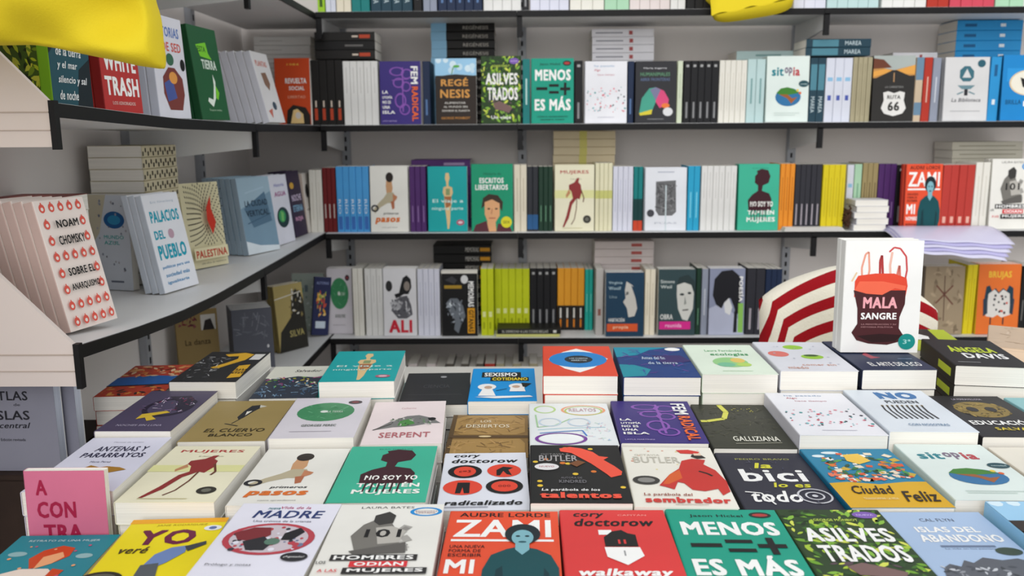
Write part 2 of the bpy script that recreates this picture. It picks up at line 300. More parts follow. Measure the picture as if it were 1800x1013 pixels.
'noires': dict(c='3DB293', s='2C9A7E', art=[('t','2A7A66','ELSA DORLIN',.34,.05,.72,.07,.0),('p','3C1620',[(.4,.28),(.4,.18),(.46,.14),(.44,.1),(.56,.07),(.72,.09),(.78,.18),(.74,.28),(.6,.32),(.58,.4),(.76,.44),(.82,.52),(.82,.7),(.26,.7),(.24,.54),(.34,.46),(.48,.4),(.48,.32)]),
   ('t','F2F2EC','NO SOY YO',.3,.56,.86,.64,.06),('t','F2F2EC','TAMBIÉN',.24,.68,.9,.76,.06),('t','F2F2EC','MUJERES',.22,.8,.92,.89,.06)]+[('l','3C1620',[(.34+i*.07,.6+.02*(i%2)),(.33+i*.07,.84)],.02) for i in range(6)]),
'discs': dict(c='DFE1EA', s='CDD0DC', art=[('t',K,'cory',.12,.04,.44,.105,.05,.2),('t',K,'doctorow',.1,.12,.9,.2,.05,.2),('e',K,.27,.36,.2,.12),('e','E2452F',.27,.36,.13,.09),('e','E2452F',.73,.35,.2,.12),('p',K,[(.64,.34),(.72,.28),(.84,.3),(.78,.34),(.82,.44),(.76,.42),(.72,.36),(.68,.44),(.64,.44)]),
   ('e','E2452F',.26,.64,.22,.125),('p',K,[(.2,.56),(.34,.56),(.34,.74),(.28,.74),(.26,.64),(.24,.74),(.18,.74)]),('e',K,.73,.63,.21,.125),('e','E2452F',.73,.63,.15,.09),('t','8A2218','c=3',.2,.34,.34,.38,.02),('t','8A2218','ooo',.66,.61,.8,.645,.02),('t',K,'radicalizado',.08,.86,.92,.93,.05,.2),('r','8A8C98',.08,.955,.55,.965)]),
'talentos': dict(c='171617', s='0F0F10', art=[('sc','dot',['E9C33A','E9C33A','D9772E'],13,(.05,.04,.95,.8),.028,.034,12),('p','F0553F',[(.33,.07),(.45,.04),(.58,.07),(.7,.14),(.76,.22),(.86,.24),(.8,.29),(.9,.4),(.97,.5),(.95,.56),(.84,.6),(.8,.54),(.66,.36),(.56,.26),(.46,.16),(.34,.13)]),
   ('t','8E8C8C','OCTAVIA E.',.12,.17,.44,.2,.01),('t','A8A5A5','BUTLER',.1,.21,.52,.32,.03),('p','7A4A28',[(.42,.36),(.52,.3),(.6,.34),(.5,.42)]),('e','E9E6E6',.18,.42,.13,.06),('t','B04A5A','NUEVO',.1,.405,.26,.43,.01),('t','77757A','AUTORA DE',.32,.6,.54,.63,.01),('t','77757A','KINDRED',.3,.65,.58,.7,.02),
   ('t',Wt,'La parábola de los',.12,.79,.7,.84,.02,.1),('t','F0553F','talentos',.1,.85,.9,.94,.1)]),
'sembrador': dict(c='ECE8DC', s='D9D5C8', art=[('sc','dot',['E9CBB8','D8A08A','E8D9A0'],14,(.08,.03,.95,.5),.012,.02,9),('t','C9C5B8','OCTAVIA',.12,.14,.4,.17,.02),('t','C3BFB2','BUTLER',.1,.19,.6,.3,.03),('p','D23A34',[(.6,.06),(.74,.05),(.86,.09),(.82,.13),(.64,.12)]),('p','2A2422',[(.76,.14),(.86,.15),(.9,.2),(.8,.22),(.74,.18)]),('p','E8C8B0',[(.78,.12),(.86,.12),(.86,.16),(.78,.16)]),
   ('p','C8332E',[(.62,.26),(.74,.22),(.88,.24),(.84,.32),(.94,.42),(1,.6),(.99,.76),(.9,.82),(.88,.72),(.74,.76),(.62,.74),(.56,.64),(.5,.62),(.44,.74),(.36,.7),(.3,.68),(.44,.5),(.56,.4)]),('p','D9602C',[(.44,.5),(.56,.42),(.56,.56),(.4,.66),(.34,.66)]),('l','201818',[(.76,.44),(.84,.48),(.88,.52)],.03),('e','3A3836',.18,.6,.14,.07),('e','8A8884',.18,.6,.09,.04),
   ('t','9A4A3A','La parábola del',.12,.8,.6,.85,.02,.1),('t','D23A34','sembrador',.12,.86,.95,.94,.08),('r','B0A89A',.4,.96,.72,.967)]),
'bici': dict(c='2B2B3A', s='1C1C26', art=[('t','A8A85A','PEDRO BRAVO',.2,.11,.82,.14,.01),('t','D9D43A','la',.36,.2,.56,.3,.05,.2),('t',Wt,'bici',.16,.32,.86,.54,.04),('t','D9D43A','lo es',.44,.56,.84,.64,.04,.2),('t',Wt,'todo',.14,.7,.66,.88,.04,.2),('ring','C9C9CE',.8,.78,.18,.12,.12),('ring','C9C9CE',.8,.78,.1,.065,.2),('e','C9C9CE',.8,.78,.03,.02),('l',Wt,[(.1,.72),(.26,.74),(.34,.92)],.02),('sc','dash',['5A5A6C','44445A'],20,(.1,.15,.9,.9),.015,.03,3)]),
'ciudad': dict(c='1C7FA3', s='15688A', art=[('p','D9A81E',[(0,.62),(.2,.6),(.5,.64),(.8,.6),(1,.6),(1,1),(0,1)]),('e','DCE8EA',.14,.14,.07,.025),('e','DCE8EA',.3,.08,.1,.025),('sc','leaf',['2E6B3A','4C9A4A','1F4E34'],50,(.14,.16,.9,.5),.03,.07,5),('sc','sq',['E8D9C0','D9582E','F0EEE6','D9772E','C9A83A'],56,(.16,.1,.94,.6),.02,.05,6),
   ('p','E9C04A',[(.42,.12),(.6,.1),(.66,.24),(.5,.3),(.4,.24)]),('sc','sq',['D9582E','E87A5A','F0D8C8'],26,(.08,.45,.95,.6),.02,.04,8),('t','241A10','Ciudad',.16,.67,.58,.8,.03,.3),('t','241A10','Feliz',.6,.76,.95,.92,.03,.3),('t','F0E0A8','TRANSFORMAR LA VIDA',.2,.86,.54,.89,.01)]),
'sitopia': dict(c='DDE8E3', s='C9DAD4', art=[('t','1B7F8C','sit',.12,.17,.4,.3,.06),('t','7A6A80','op',.42,.17,.6,.3,.06),('t','B8404A','ia',.62,.17,.78,.3,.06),('e','2E6FA0',.52,.62,.3,.14),('p','3F7F2E',[(.24,.56),(.34,.49),(.5,.47),(.66,.5),(.78,.56),(.6,.58),(.4,.6)]),('p','9A5A30',[(.3,.58),(.5,.58),(.62,.64),(.74,.62),(.6,.72),(.5,.64)]),('e','E8C84A',.74,.52,.03,.02),('e','D9602C',.8,.56,.03,.02),('e','1E4A54',.88,.42,.12,.05),('t','BFD4D4','novedad',.8,.41,.96,.435,.01),('r','B9C8C2',.2,.86,.8,.868),('r','B9C8C2',.2,.89,.7,.898)]),
'violet': dict(c='4E4660', s='3C3650', art=[('ring','2A2438',.58,.44,.34,.24,.2),('p','2A2438',[(.4,.16),(.7,.14),(.9,.3),(.86,.6),(.7,.5),(.6,.3)]),('sc','dash',['C0A0C8','8A6A98','E0D8E8','A03A60'],40,(.2,.2,.9,.55),.015,.04,3),('p','D9B83A',[(.34,.62),(.62,.54),(.7,.58),(.5,.66),(.62,.74),(.52,.78),(.44,.7),(.34,.74)]),('t','B0A8C0','NOCHES SIN LUNA',.2,.86,.8,.9,.02)]),
'crow': dict(c='9C8752', s='8A7644', art=[('p','1E2026',[(.5,.14),(.6,.12),(.64,.18),(.58,.3),(.52,.46),(.48,.5),(.44,.44),(.46,.28)]),('p','C9C6B8',[(.6,.12),(.7,.16),(.62,.2)]),('l','1E2026',[(.5,.48),(.44,.6)],.015),('l','1E2026',[(.36,.6),(.54,.66)],.02),('p','E8E4D8',[(.5,.3),(.56,.28),(.52,.4)]),('t','3A3018','EL CUERVO',.2,.72,.9,.8,.03,.1),('t','3A3018','BLANCO',.3,.84,.8,.9,.03)]),
'greenoval': dict(c='D8D3DA', s='C6C0C8', art=[('e','3F8A5C',.5,.38,.36,.24),('sc','dash',['57A072','2F7A4C','6FB088'],30,(.25,.22,.75,.54),.02,.05,2),('e','DDE4DC',.48,.38,.05,.03),('t','C9DCCB','LA TIERRA',.52,.36,.72,.41,.01),('e','3A3038',.82,.14,.09,.045),('e','8A3A44',.82,.14,.05,.02),('t','5C6A60','GEORGES PEREC',.3,.7,.72,.75,.02),('r','A8A2AA',.2,.86,.7,.868)]),
'pinkbird': dict(c='ECDDDD', s='F1ECE8', art=[('t','C89AA0','Catherine',.4,.16,.6,.2,.0),('p','7A7A78',[(.1,.7),(.3,.5),(.5,.38),(.66,.36),(.8,.42),(.86,.46),(.96,.56),(.82,.56),(.6,.62),(.34,.64)]),('p','4C8A44',[(.42,.5),(.56,.44),(.62,.56),(.5,.62),(.4,.6)]),('sc','leaf',['3A3A3C','C8C4C0','6A8A66'],40,(.3,.42,.86,.6),.015,.035,4),('e','1C1C1E',.84,.46,.05,.035),('l','55504C',[(.1,.7),(.32,.56)],.02),('t','B86A70','SERPENT',.2,.76,.84,.87,.02)]),
'planks': dict(c='8A6B3C', s='6C5230', art=[('r','5C4526',0,.0,.06,1),('p','A8854C',[(.06,.1),(.2,.02),(.85,.02),(.96,.1),(.96,.44),(.85,.5),(.15,.5),(.06,.42)]),('sc','dash',['96743E','B8925A','7C5E34'],60,(.1,.06,.9,.46),.03,.09,7),('r','5A4226',0,.52,1,.58),('p','A8854C',[(.06,.62),(.9,.6),(.96,.7),(.96,1),(.06,1)]),('sc','dash',['96743E','B8925A','7C5E34'],40,(.1,.66,.9,.96),.03,.09,9),('e','E0C898',.46,.55,.08,.02),('t','E8DCC0','LOS',.38,.15,.52,.21,.02),('t','E8DCC0','DESIERTOS',.2,.26,.76,.34,.02)]),
'doodle': dict(c='E6EAEA', s='D4DADA', art=[('ring','B8D48A',.2,.16,.14,.1,.2),('ring','E8A078',.68,.18,.28,.13,.12),('ring','B8C86A',.68,.2,.24,.12,.1),('l','9ACAD8',[(.1,.66),(.4,.62),(.9,.6)],.015),('l','A8CFA0',[(.08,.3),(.1,.6),(.3,.56),(.5,.4)],.02),('ring','C8D8E8',.25,.48,.14,.1,.16),('ring','C8D8E8',.6,.48,.14,.1,.16),('t','C8A0A8','RELATOS',.5,.14,.84,.22,.01),
   ('ring','7A3A9A',.36,.86,.3,.13,.13),('e','F2F4F4',.36,.86,.25,.105),('l','3A7ACA',[(.12,.74),(.4,.7),(.62,.68),(.66,.8)],.018),('sc','dash',['D8A8B8','B8D8C8','A8C0E0'],40,(.6,.5,.95,.9),.01,.03,3)]),
'purple': dict(c='3A2D78', s='33276A', art=[('ring','8A55B0',.42,.16,.18,.07,.22),('ring','8A55B0',.66,.2,.14,.08,.22),('ring','8A55B0',.46,.34,.14,.08,.25),('ring','8A55B0',.64,.4,.12,.08,.25),('ring','8A55B0',.5,.62,.14,.12,.22),('l','8A55B0',[(.56,.1),(.56,.8)],.03),('l','8A55B0',[(.3,.3),(.7,.28)],.02),('ring','8A55B0',.6,.76,.13,.09,.22),
   ('t',Wt,'LA',.06,.46,.2,.51,.05),('t',Wt,'UTOPÍA',.06,.54,.3,.59,.05),('t',Wt,'NO ES',.06,.62,.26,.67,.05),('t',Wt,'UNA',.06,.7,.24,.75,.05),('t',Wt,'ISLA',.06,.78,.36,.83,.05),('tv',Wt,'FEM',.76,.08,.93,.36,.06),('tv','EE6A2C','RADICAL',.78,.4,.93,.95,.06),('t','C0B0E0','LAYLA MARTÍNEZ',.06,.93,.4,.955,.01)]),
'chalk': dict(c='35362C', s='26271F', art=[('sc','dash',['4A4B3C','5A5A46','2A2B22'],160,(.04,.04,.96,.8),.015,.045,3),('l','D8D65A',[(.38,.02),(.42,.2),(.34,.36),(.1,.42),(.02,.42)],.07),('sc','dot',['B8B44A'],10,(.5,.1,.8,.2),.008,.012,4),('t','E0DED0','GALLIZIANA',.3,.76,.86,.86,.03,.1),('l','C0BEA8',[(.3,.91),(.86,.89)],.01)]),
'confetti': dict(c='E9E9EE', s='D0D0D8', art=[('t','C0606A','Algo',.22,.12,.36,.17,.02),('t','8AA8C8','ha pasado',.22,.06,.7,.1,.01),('t','C8909A','hace tiempo',.3,.2,.7,.24,.01),('sc','dot',['D03A50','3A9A9A','E88A9A','6ABAC0','2A2A3A','E9B0B8'],70,(.05,.42,.96,.82),.009,.022,5),('r','B8B8C4',.3,.9,.7,.908)]),
'no': dict(c='DCE3EA', s='C8D0DA', art=[('t','2E6EA8','NO',.34,.06,.84,.24,.12),('t','2A3440','PUEDEN',.36,.28,.76,.35,.05)]+[('l','3A3A3E',[(.26+i*.06,.42),(.24+i*.06,.52+.02*(i % 3)),(.26+i*.06,.72)],.022) for i in range(9)]+[('e','7A6A4A',.26+i*.06,.42,.014,.016) for i in range(9)]+[('t','6A8AA8','CON NOSOTRAS',.3,.84,.76,.885,.03)]),
'skull': dict(c='232126', s='1A191C', art=[('e','8A7438',.5,.36,.34,.2),('sc','leaf',['A8904A','6A5828','3A3018'],60,(.2,.2,.8,.54),.02,.05,6),('e','232126',.38,.36,.07,.06),('e','232126',.62,.36,.07,.06),('t','B8B0C0','LA MARAVILLOSA',.3,.08,.7,.12,.01),('t',Wt,'EDUCACIÓN',.1,.62,.9,.74,.06),('t','D9C33A','SALVAJE',.3,.8,.8,.88,.04)]),
'comic_red_blue': dict(c='B8402C', s='8A2F24', art=[('p','2460A8',[(0,.42),(.5,.36),(1,.4),(1,.66),(0,.7)]),('sc','leaf',['D98A4A','E8B87A','7A2A20','D9582E','E8C8A0'],60,(.05,.05,.95,.4),.04,.09,4),('sc','leaf',['C9582E','E09A4A','3A2A28','B8402C'],50,(.05,.7,.95,.98),.04,.09,5),('l','1C1C24',[(0,.7),(1,.66)],.04)]),
'black_yellow_nine': dict(c='232326', s='18181A', art=[('p','D9A82A',[(.3,.1),(.6,.04),(.78,.1),(.74,.3),(.58,.46),(.46,.6),(.34,.56),(.5,.4),(.6,.26),(.56,.16),(.4,.18)]),('sc','dash',['8A8A8E','5A5A5E','C8C8C8'],50,(.05,.2,.5,.9),.02,.05,4),('p','D9A82A',[(.76,.5),(.92,.46),(.98,.86),(.8,.9)]),('t',K,'2020',.78,.6,.96,.76,.04),('r','DAD8D4',.8,.1,.97,.3)]),
'dark_map': dict(c='2E3644', s='232A36', art=[('p','DAD9CC',[(0,0),(1,0),(1,.3),(.8,.38),(.5,.34),(.2,.42),(0,.4)]),('t',K,'Salvador',.4,.12,.84,.2,.03,.2),('sc','leaf',['B04A8A','7AB04A','D9C33A','4A8AB0','E8E0D0'],50,(.05,.36,.9,.7),.02,.05,4),('sc','dash',['6A8AA8','8AA8C0','3A5A7A'],50,(.05,.6,.95,.95),.03,.06,6)]),
'viaje': dict(c='10A3A4', s='0C8A8B', art=[('p','E0C08A',[(.46,.1),(.54,.1),(.56,.18),(.53,.24),(.53,.3),(.62,.32),(.64,.4),(.6,.46),(.6,.58),(.57,.66),(.56,.84),(.53,.96),(.49,.96),(.47,.8),(.44,.66),(.42,.56),(.42,.46),(.38,.4),(.4,.32),(.48,.3),(.47,.24),(.44,.18)]),('p','A86A40',[(.42,.46),(.6,.46),(.58,.6),(.46,.64)]),('p','8A9A6A',[(.46,.34),(.56,.34),(.56,.44),(.46,.44)]),('t','CDEEE8','El viaje a',.12,.5,.9,.57,.03),('t','CDEEE8','ninguna parte',.1,.62,.9,.68,.03),('e','B05A70',.82,.86,.1,.045),('e','E8C8D0',.82,.86,.06,.02)]),
'blackbook': dict(c='2A292B', s='202022', art=[('e','9A9A9C',.58,.14,.05,.03),('r','4A494C',.1,.7,.9,.71),('t','4A494C','CIENCIA',.3,.4,.7,.5,.0)]),
'sexismo': dict(c='1193DB', s='0C7AC0', art=[('r',K,.16,.13,.78,.3),('t',Wt,'SEXISMO',.2,.15,.72,.27,.06),('r',K,.3,.3,.9,.42),('t','F0D830','COTIDIANO',.33,.31,.88,.4,.06),('e',Wt,.26,.6,.14,.09),('p',Wt,[(.2,.66),(.34,.66),(.4,.86),(.14,.86)]),('e',Wt,.72,.58,.13,.08),('p',K,[(.78,.48),(.94,.5),(.84,.62),(.8,.6)]),('p',Wt,[(.62,.62),(.82,.62),(.84,.74),(.6,.74)]),('e','C9A890',.28,.62,.06,.045),('e','C9A890',.7,.6,.06,.04),('l',K,[(.4,.72),(.56,.66)],.015),('p',Wt,[(.1,.9),(.3,.88),(.9,.86),(.95,.9),(.4,.94)])]),
'eye': dict(c='E2492F', s='C43A26', art=[('p',Wt,[(.08,.48),(.3,.22),(.5,.1),(.7,.22),(.93,.46),(.7,.76),(.5,.9),(.3,.78)]),('e','1B84CE',.5,.48,.41,.27),('e','16222C',.51,.48,.2,.13),('t','C8D8E0','LOS CUERPOS',.38,.43,.64,.47,.02),('t','C8D8E0','ABIERTOS',.4,.5,.62,.54,.02)]),
'bluewaves': dict(c='1F3F7E', s='1A3266', art=[('p','1590A8',[(0,0),(.8,0),(.5,.1),(.3,.28),(0,.36)]),('p','1B8FA0',[(0,.6),(.2,.62),(.4,.76),(.3,.96),(0,1)]),('sc','dash',['4A3A8A','2A5A9A','6A4A9A'],50,(.1,.1,.9,.9),.03,.08,4),('p','3A2A6A',[(.5,.3),(.9,.3),(1,.5),(.6,.6)]),('e',Wt,.84,.08,.11,.06),('t','C8D8E8','Antes del fin',.34,.34,.66,.44,.02),('t','C8D8E8','de la tierra',.4,.52,.8,.6,.02)]),
'palegreen': dict(c='E4F0DE', s='D6E4D0', art=[('t','5AAA6A','Laura Fernández',.26,.18,.8,.25,.03,.1),('t','3A9A5A','ecologías',.3,.3,.84,.42,.04,.1),('e','9AD08A',.5,.62,.24,.16),('e','E8C86A',.62,.56,.1,.08),('e','7AC09A',.42,.7,.12,.07),('e','B8D86A',.66,.7,.1,.06),('r','A8C8A0',.3,.9,.7,.908)]),
'ovals': dict(c='DEDFE6', s='CECFD8', art=[('e','9ACB3C',.5,.2,.14,.08),('e','E2776E',.2,.44,.14,.1),('e','9ACB3C',.62,.54,.15,.08),('e','3A5A2A',.62,.5,.1,.035),('t','D8A898','comer sin',.36,.78,.8,.84,.02),('t','D8A898','miedo',.14,.86,.4,.94,.02),('sc','dot',['C0C4D0'],10,(.1,.1,.9,.9),.01,.02,4)]),
'navy': dict(c='2A3450', s='222A42', art=[('p','B04A5A',[(.3,.5),(.38,.42),(.42,.56),(.5,.6),(.34,.64)]),('t',Wt,'EL ARTE DEL ECO',.2,.76,.9,.88,.03),('r','7A86A0',.7,.64,.9,.66)]),
'davis': dict(c='19191B', s='111212', art=[('t','C8D832','ÁNGELA',.2,.26,.84,.5,.08),('t',Wt,'DAVIS',.3,.54,.88,.72,.06),('r','8A8A8A',.1,.86,.4,.88)], sp=[('r','C8D832',.55,.9,.3,.7)]),
'davisback': dict(c='B4C32C', s='B4C32C', art=[('p','19191B',[(0,0),(.74,0),(.7,.5),(.2,.56),(0,.5)]),('p',Wt,[(.22,.3),(.5,.26),(.6,.36),(.56,.52),(.3,.52)])]),
'contra': dict(c='CE6E8C', s='B95A7A', art=[('t','A01840','A',.14,.07,.28,.19,.06),('t','A01840','CON',.14,.24,.62,.37,.06),('t','A01840','TRA',.2,.42,.68,.55,.06),('t','A01840','PELO',.2,.61,.86,.73,.06),('p','B89A80',[(.62,1),(.64,.6),(.72,.54),(.96,.62),(1,.66),(1,1)]),('p','8C6A54',[(.64,.74),(.8,.62),(.9,.7),(.78,.8)])]),
'atlas': dict(c='8E8E9C', s='77778A', pg='D8DEEA', art=[('t','26262E','ATLAS',.2,.13,.68,.23,.03),('t','26262E','de',.5,.26,.58,.29,.0),('t','26262E','ISLAS',.24,.34,.68,.44,.03),('t','26262E','central',.3,.47,.68,.53,.02,.3),('t','26262E','Edición revisada',.3,.64,.6,.67,.0)]),
'mala': dict(c='F0EFEC', s='E4E3E0', pg='F3F1EC', art=[('l','E8A08A',[(.24,.42),(.22,.24),(.26,.12),(.3,.1),(.32,.26),(.3,.36)],.025),('l','B03A3A',[(.46,.34),(.45,.18),(.47,.13),(.5,.34)],.03),('l','E8B8A8',[(.6,.36),(.58,.22),(.6,.1)],.03),('l','C9484A',[(.78,.36),(.8,.26),(.78,.14),(.7,.07),(.62,.06),(.56,.1)],.022),('l','D8786A',[(.66,.38),(.7,.22),(.72,.36)],.03),('l','E8C8A0',[(.1,.36),(.16,.28)],.02),
   ('p','E24A32',[(.14,.36),(.18,.31),(.4,.29),(.64,.29),(.8,.33),(.82,.4),(.8,.5),(.14,.5)]),('p','4A2024',[(.13,.44),(.8,.44),(.8,.56),(.74,.68),(.74,.78),(.8,.84),(.76,.9),(.6,.93),(.36,.92),(.2,.89),(.13,.82),(.2,.74),(.19,.6)]),('p','F0694C',[(.14,.44),(.2,.36),(.5,.36),(.8,.4),(.79,.44),(.66,.42),(.5,.48),(.3,.47)]),('p','2C1416',[(.2,.85),(.5,.83),(.78,.84),(.7,.9),(.4,.91)]),
   ('t','F0A8B0','MALA',.26,.5,.7,.6,.07),('t',Wt,'SANGRE',.24,.64,.7,.7,.06),('t','B88A8C','LA MENSTRUACIÓN Y SU',.25,.735,.7,.75,.01),('t','B88A8C','HISTORIA POLÍTICA',.25,.76,.66,.775,.01),('e','158C86',.85,.9,.11,.072),('t','A8DCD8','3ª',.8,.88,.9,.92,.02)]),
# ---- facing out on the left shelves
'chomsky': dict(c='EDE0D8', s='D8BDB4', pg='E8D8CE', art=[('sc','dot',['DD4A40'],1,(0,0,.01,.01),.001,.002,1)]+[g for r in range(8) for q in range(5) for g in ((('e','DD5A4C',.14+q*.18,.06+r*.125,.055,.034),('e','EDE0D8',.14+q*.18,.065+r*.125,.026,.014),('r','DD5A4C',.13+q*.18,.015+r*.125,.15+q*.18,.04+r*.125)) if not (r in (1,2,4,5) and 0 < q < 4) else ())]+[('t',K,'NOAM',.28,.16,.72,.22,.05),('t',K,'CHOMSKY',.24,.28,.76,.35,.05),('t',K,'SOBRE EL',.24,.53,.78,.59,.05),('t',K,'ANARQUISMO',.22,.65,.8,.71,.05)]),
'circle': dict(c='CCD2DC', s='B8C0CC', art=[('p','C8C0A8',[(0,0),(.5,0),(.3,.4),(0,.6)]),('e','1E5A94',.66,.26,.24,.09),('e','2E8AB8',.66,.26,.15,.05),('t','4AA8A8','MUNDO',.4,.42,.86,.46,.03),('t','4AA8A8','AZUL',.4,.48,.76,.52,.03),('sc','dot',['8A90A0','A8A8B0','6A7080'],26,(.1,.04,.95,.8),.012,.025,3),('r','6A7080',.5,.9,.8,.92)]),
'palacios': dict(c='E8EAF0', s='D0D8E4', art=[('t','A8B8C8','Eric Klinenberg',.2,.07,.84,.1,.0),('t','18A0B8','PALACIOS',.1,.17,.9,.29,.07),('t','18A0B8','DEL',.1,.37,.38,.46,.07),('e','C0A0B0',.56,.42,.08,.05),('t','18A0B8','PUEBLO',.1,.52,.88,.67,.07),('t','5A9AC8','políticas para una',.1,.73,.88,.77,.03),('t','5A9AC8','sociedad más',.14,.81,.82,.85,.03),('t','5A9AC8','igualitaria',.14,.89,.76,.93,.03)]),
'palestina': dict(c='DDD5B0', s='CFC69C', art=RAYS+[('p','C8321E',[(.6,.62),(.5,.44),(.52,.3),(.66,.16),(.64,.32),(.72,.48)]),('r','DDD5B0',.06,.76,.94,.9),('t','B83A28','PALESTINA',.1,.79,.9,.88,.06),('t','5A5448','cien años de resistencia',.2,.93,.84,.955,.0)]),
'bluephoto': dict(c='7C99AE', s='A8BCCB', art=[('p','9DB6C6',[(0,0),(1,0),(1,.2),(0,.4)]),('p','56748C',[(.1,.4),(.8,.2),(.9,.6),(.3,.66)]),('l','A8C0D0',[(.2,.2),(.8,.14)],.03),('l','43607A',[(.14,.6),(.9,.5)],.02),('t','26384A','LA CIUDAD',.14,.3,.84,.38,.05),('t','26384A','VERTICAL',.14,.43,.84,.51,.05),('p','DDE6EC',[(0,.82),(.4,.9),(1,.94),(1,1),(0,1)])]),
'globe': dict(c='E2E2EC', s='CFCFDE', art=[('t','6A6AB0','Historia',.24,.12,.8,.17,.02),('t','A03A80','AGUA',.2,.24,.84,.31,.05),('e','243A3A',.5,.62,.34,.15),('e','3A9A5A',.45,.6,.2,.09),('p','7AC06A',[(.4,.52),(.56,.56),(.5,.68),(.38,.66)])]),
'darkpurple': dict(c='33273F', s='281E33', art=[('e','D9A83A',.3,.22,.16,.05),('t','D8C8E0','NOCHE',.16,.36,.9,.46,.05),('t','8ABAD8','ETERNA',.16,.52,.9,.62,.05),('t','D8A0C0','ROJA',.2,.7,.8,.78,.05)]),
'whitecircle': dict(c='D6D0C8', s='C8B8AC', art=[('e','2A2828',.45,.3,.22,.12),('r','A8A098',.2,.6,.8,.63)]),
'leafy': dict(c='4F6B24', s='3A5A1C', art=[('sc','leaf',['C8D832','8AA82A','2A3A18','DDE04A'],120,(0,0,1,1),.05,.1,8)]),
'script': dict(c='24505C', s='7FB52A', art=[('p','142229',[(0,0),(.3,0),(.2,.5),(0,.6)]),('p','142229',[(.7,.7),(1,.6),(1,1),(.6,1)])]+[('t','E2E6E6',s_,.16,.30+.115*q_,.16+w_,.375+.115*q_,.04,.2) for q_,(s_,w_) in enumerate((('Cuando hablan',.72),('los ríos',.5),('de la tierra',.62),('y el mar',.5),('silencio y sal',.72),('de noche',.46)))]),
'trash': dict(c='B83432', s='8E2426', art=[('t','E8C8C0','Nancy Isenberg',.16,.12,.8,.17,.02),('t',Wt,'WHITE',.08,.46,.92,.63,.07),('t',Wt,'TRASH',.06,.68,.94,.85,.07),('t','E8C8C0','LOS IGNORADOS',.2,.9,.8,.93,.02)]),
'bottle': dict(c='DCDCE4', s='C6CAD8', art=[('t','5A78B8','HISTORIAS',.1,.1,.88,.2,.05),('t','D05A50','DE SED',.3,.25,.9,.34,.05),('e',K,.9,.46,.08,.06),('p','7A3A34',[(.42,.5),(.62,.5),(.84,.6),(.86,.76),(.74,.92),(.34,.92),(.2,.76),(.22,.6)]),('p','4A5A9A',[(.24,.66),(.5,.6),(.6,.8),(.3,.84)]),('e','E09A4A',.54,.6,.13,.06),('e','3A6A50',.5,.42,.12,.06)]),
'green': dict(c='1E5A34', s='174A2A', art=[('p','7ACB2E',[(.2,.2),(.56,.16),(.6,.28),(.7,.34),(.3,.32)]),('t','2A5A24','ESTA',.24,.21,.52,.27,.04),('t','DCE8DC','TIERRA',.3,.35,.82,.45,.06),('p','E2ECE0',[(.62,.5),(.68,.58),(.6,.76),(.46,.86),(.3,.8),(.34,.76),(.5,.78),(.6,.62)]),('p','7ACB2E',[(.66,.62),(.76,.7),(.68,.78),(.62,.76)]),('t','A8C8A8','Ensayos verdes',.3,.88,.74,.91,.01)]),
'whitelean': dict(c='DEDCDC', s='D3D3DB', art=[('t','C86A58','PLANTAS',.14,.12,.8,.2,.05),('p','8A6A58',[(.3,.3),(.6,.28),(.7,.44),(.56,.54),(.36,.46)]),('e','3A4A5A',.6,.76,.12,.06),('p','C86A58',[(.14,.84),(.4,.8),(.3,.94)])]),
'redorange': dict(c='C94A22', s='A83A1C', art=[('t','E8B84A','1984',.36,.08,.7,.11,.02),('t',Wt,'REVUELTA',.3,.3,.9,.38,.06),('t',Wt,'SOCIAL',.4,.42,.84,.48,.05),('t','E8A88A','LIBERTAD',.36,.56,.86,.6,.02),('p','2A2622',[(.3,1),(.34,.78),(.5,.7),(.86,.74),(.98,.86),(.98,1)]),('p','E8C88A',[(.42,.98),(.5,.78),(.62,.76),(.78,.84),(.8,.98)]),('e','D8D0C8',.64,.86,.08,.05)]),
'tan4': dict(c='9A8252', s='866F44', art=[('sc','leaf',['7A2A3A','5A2230','8A4A50'],26,(.08,.06,.5,.24),.03,.06,3),('r','D8D4CC',.6,.08,.95,.3),('p','2A2422',[(.64,.3),(.7,.16),(.84,.14),(.92,.3)]),('t','4A3A20','La danza',.2,.42,.8,.5,.02)]),
'grey4': dict(c='5A5C66', s='3A3C46', art=[('sc','dash',['6A6C76','7A7C86'],30,(.1,.1,.9,.4),.04,.1,3),('p','1C1C20',[(.3,.92),(.36,.74),(.42,.68),(.5,.76),(.56,.92)]),('e','D8D8DA',.86,.56,.03,.025)]),
'tanblack4': dict(c='AE9C62', s='8E7E4C', art=[('p','26241E',[(.3,.6),(.5,.5),(.55,.3),(.7,.1),(.9,.12),(1,.3),(1,1),(0,1),(.1,.7)]),('sc','leaf',['D8D4C8','3A3830','8E7E4C'],30,(.5,.1,.95,.5),.03,.07,3),('t','A89C60','SILVA',.4,.7,.9,.8,.04),('l','E0DCD0',[(0,.2),(.9,.14)],.02)]),
'bookmark': dict(c='252B52', s='1C2140', art=[('sc','leaf',['E0A83A','C8503A','8AA84A','E8C87A'],30,(.25,.26,.75,.66),.05,.12,4),('r','C8D4E0',.2,.76,.78,.88),('t','8A94C0','AUTORAS',.14,.08,.86,.13,.03)]),
'greencover4': dict(c='B9C6BC', s='A8B8AE', art=[('e','3A9A8A',.2,.3,.16,.08),('r','7A8A90',.4,.2,.5,.32),('r','5A6A70',.7,.24,.8,.34),('sc','dot',['E0E8E4','8AA098'],20,(.1,.1,.9,.9),.02,.04,2)]),
# ---- facing out on the back shelves
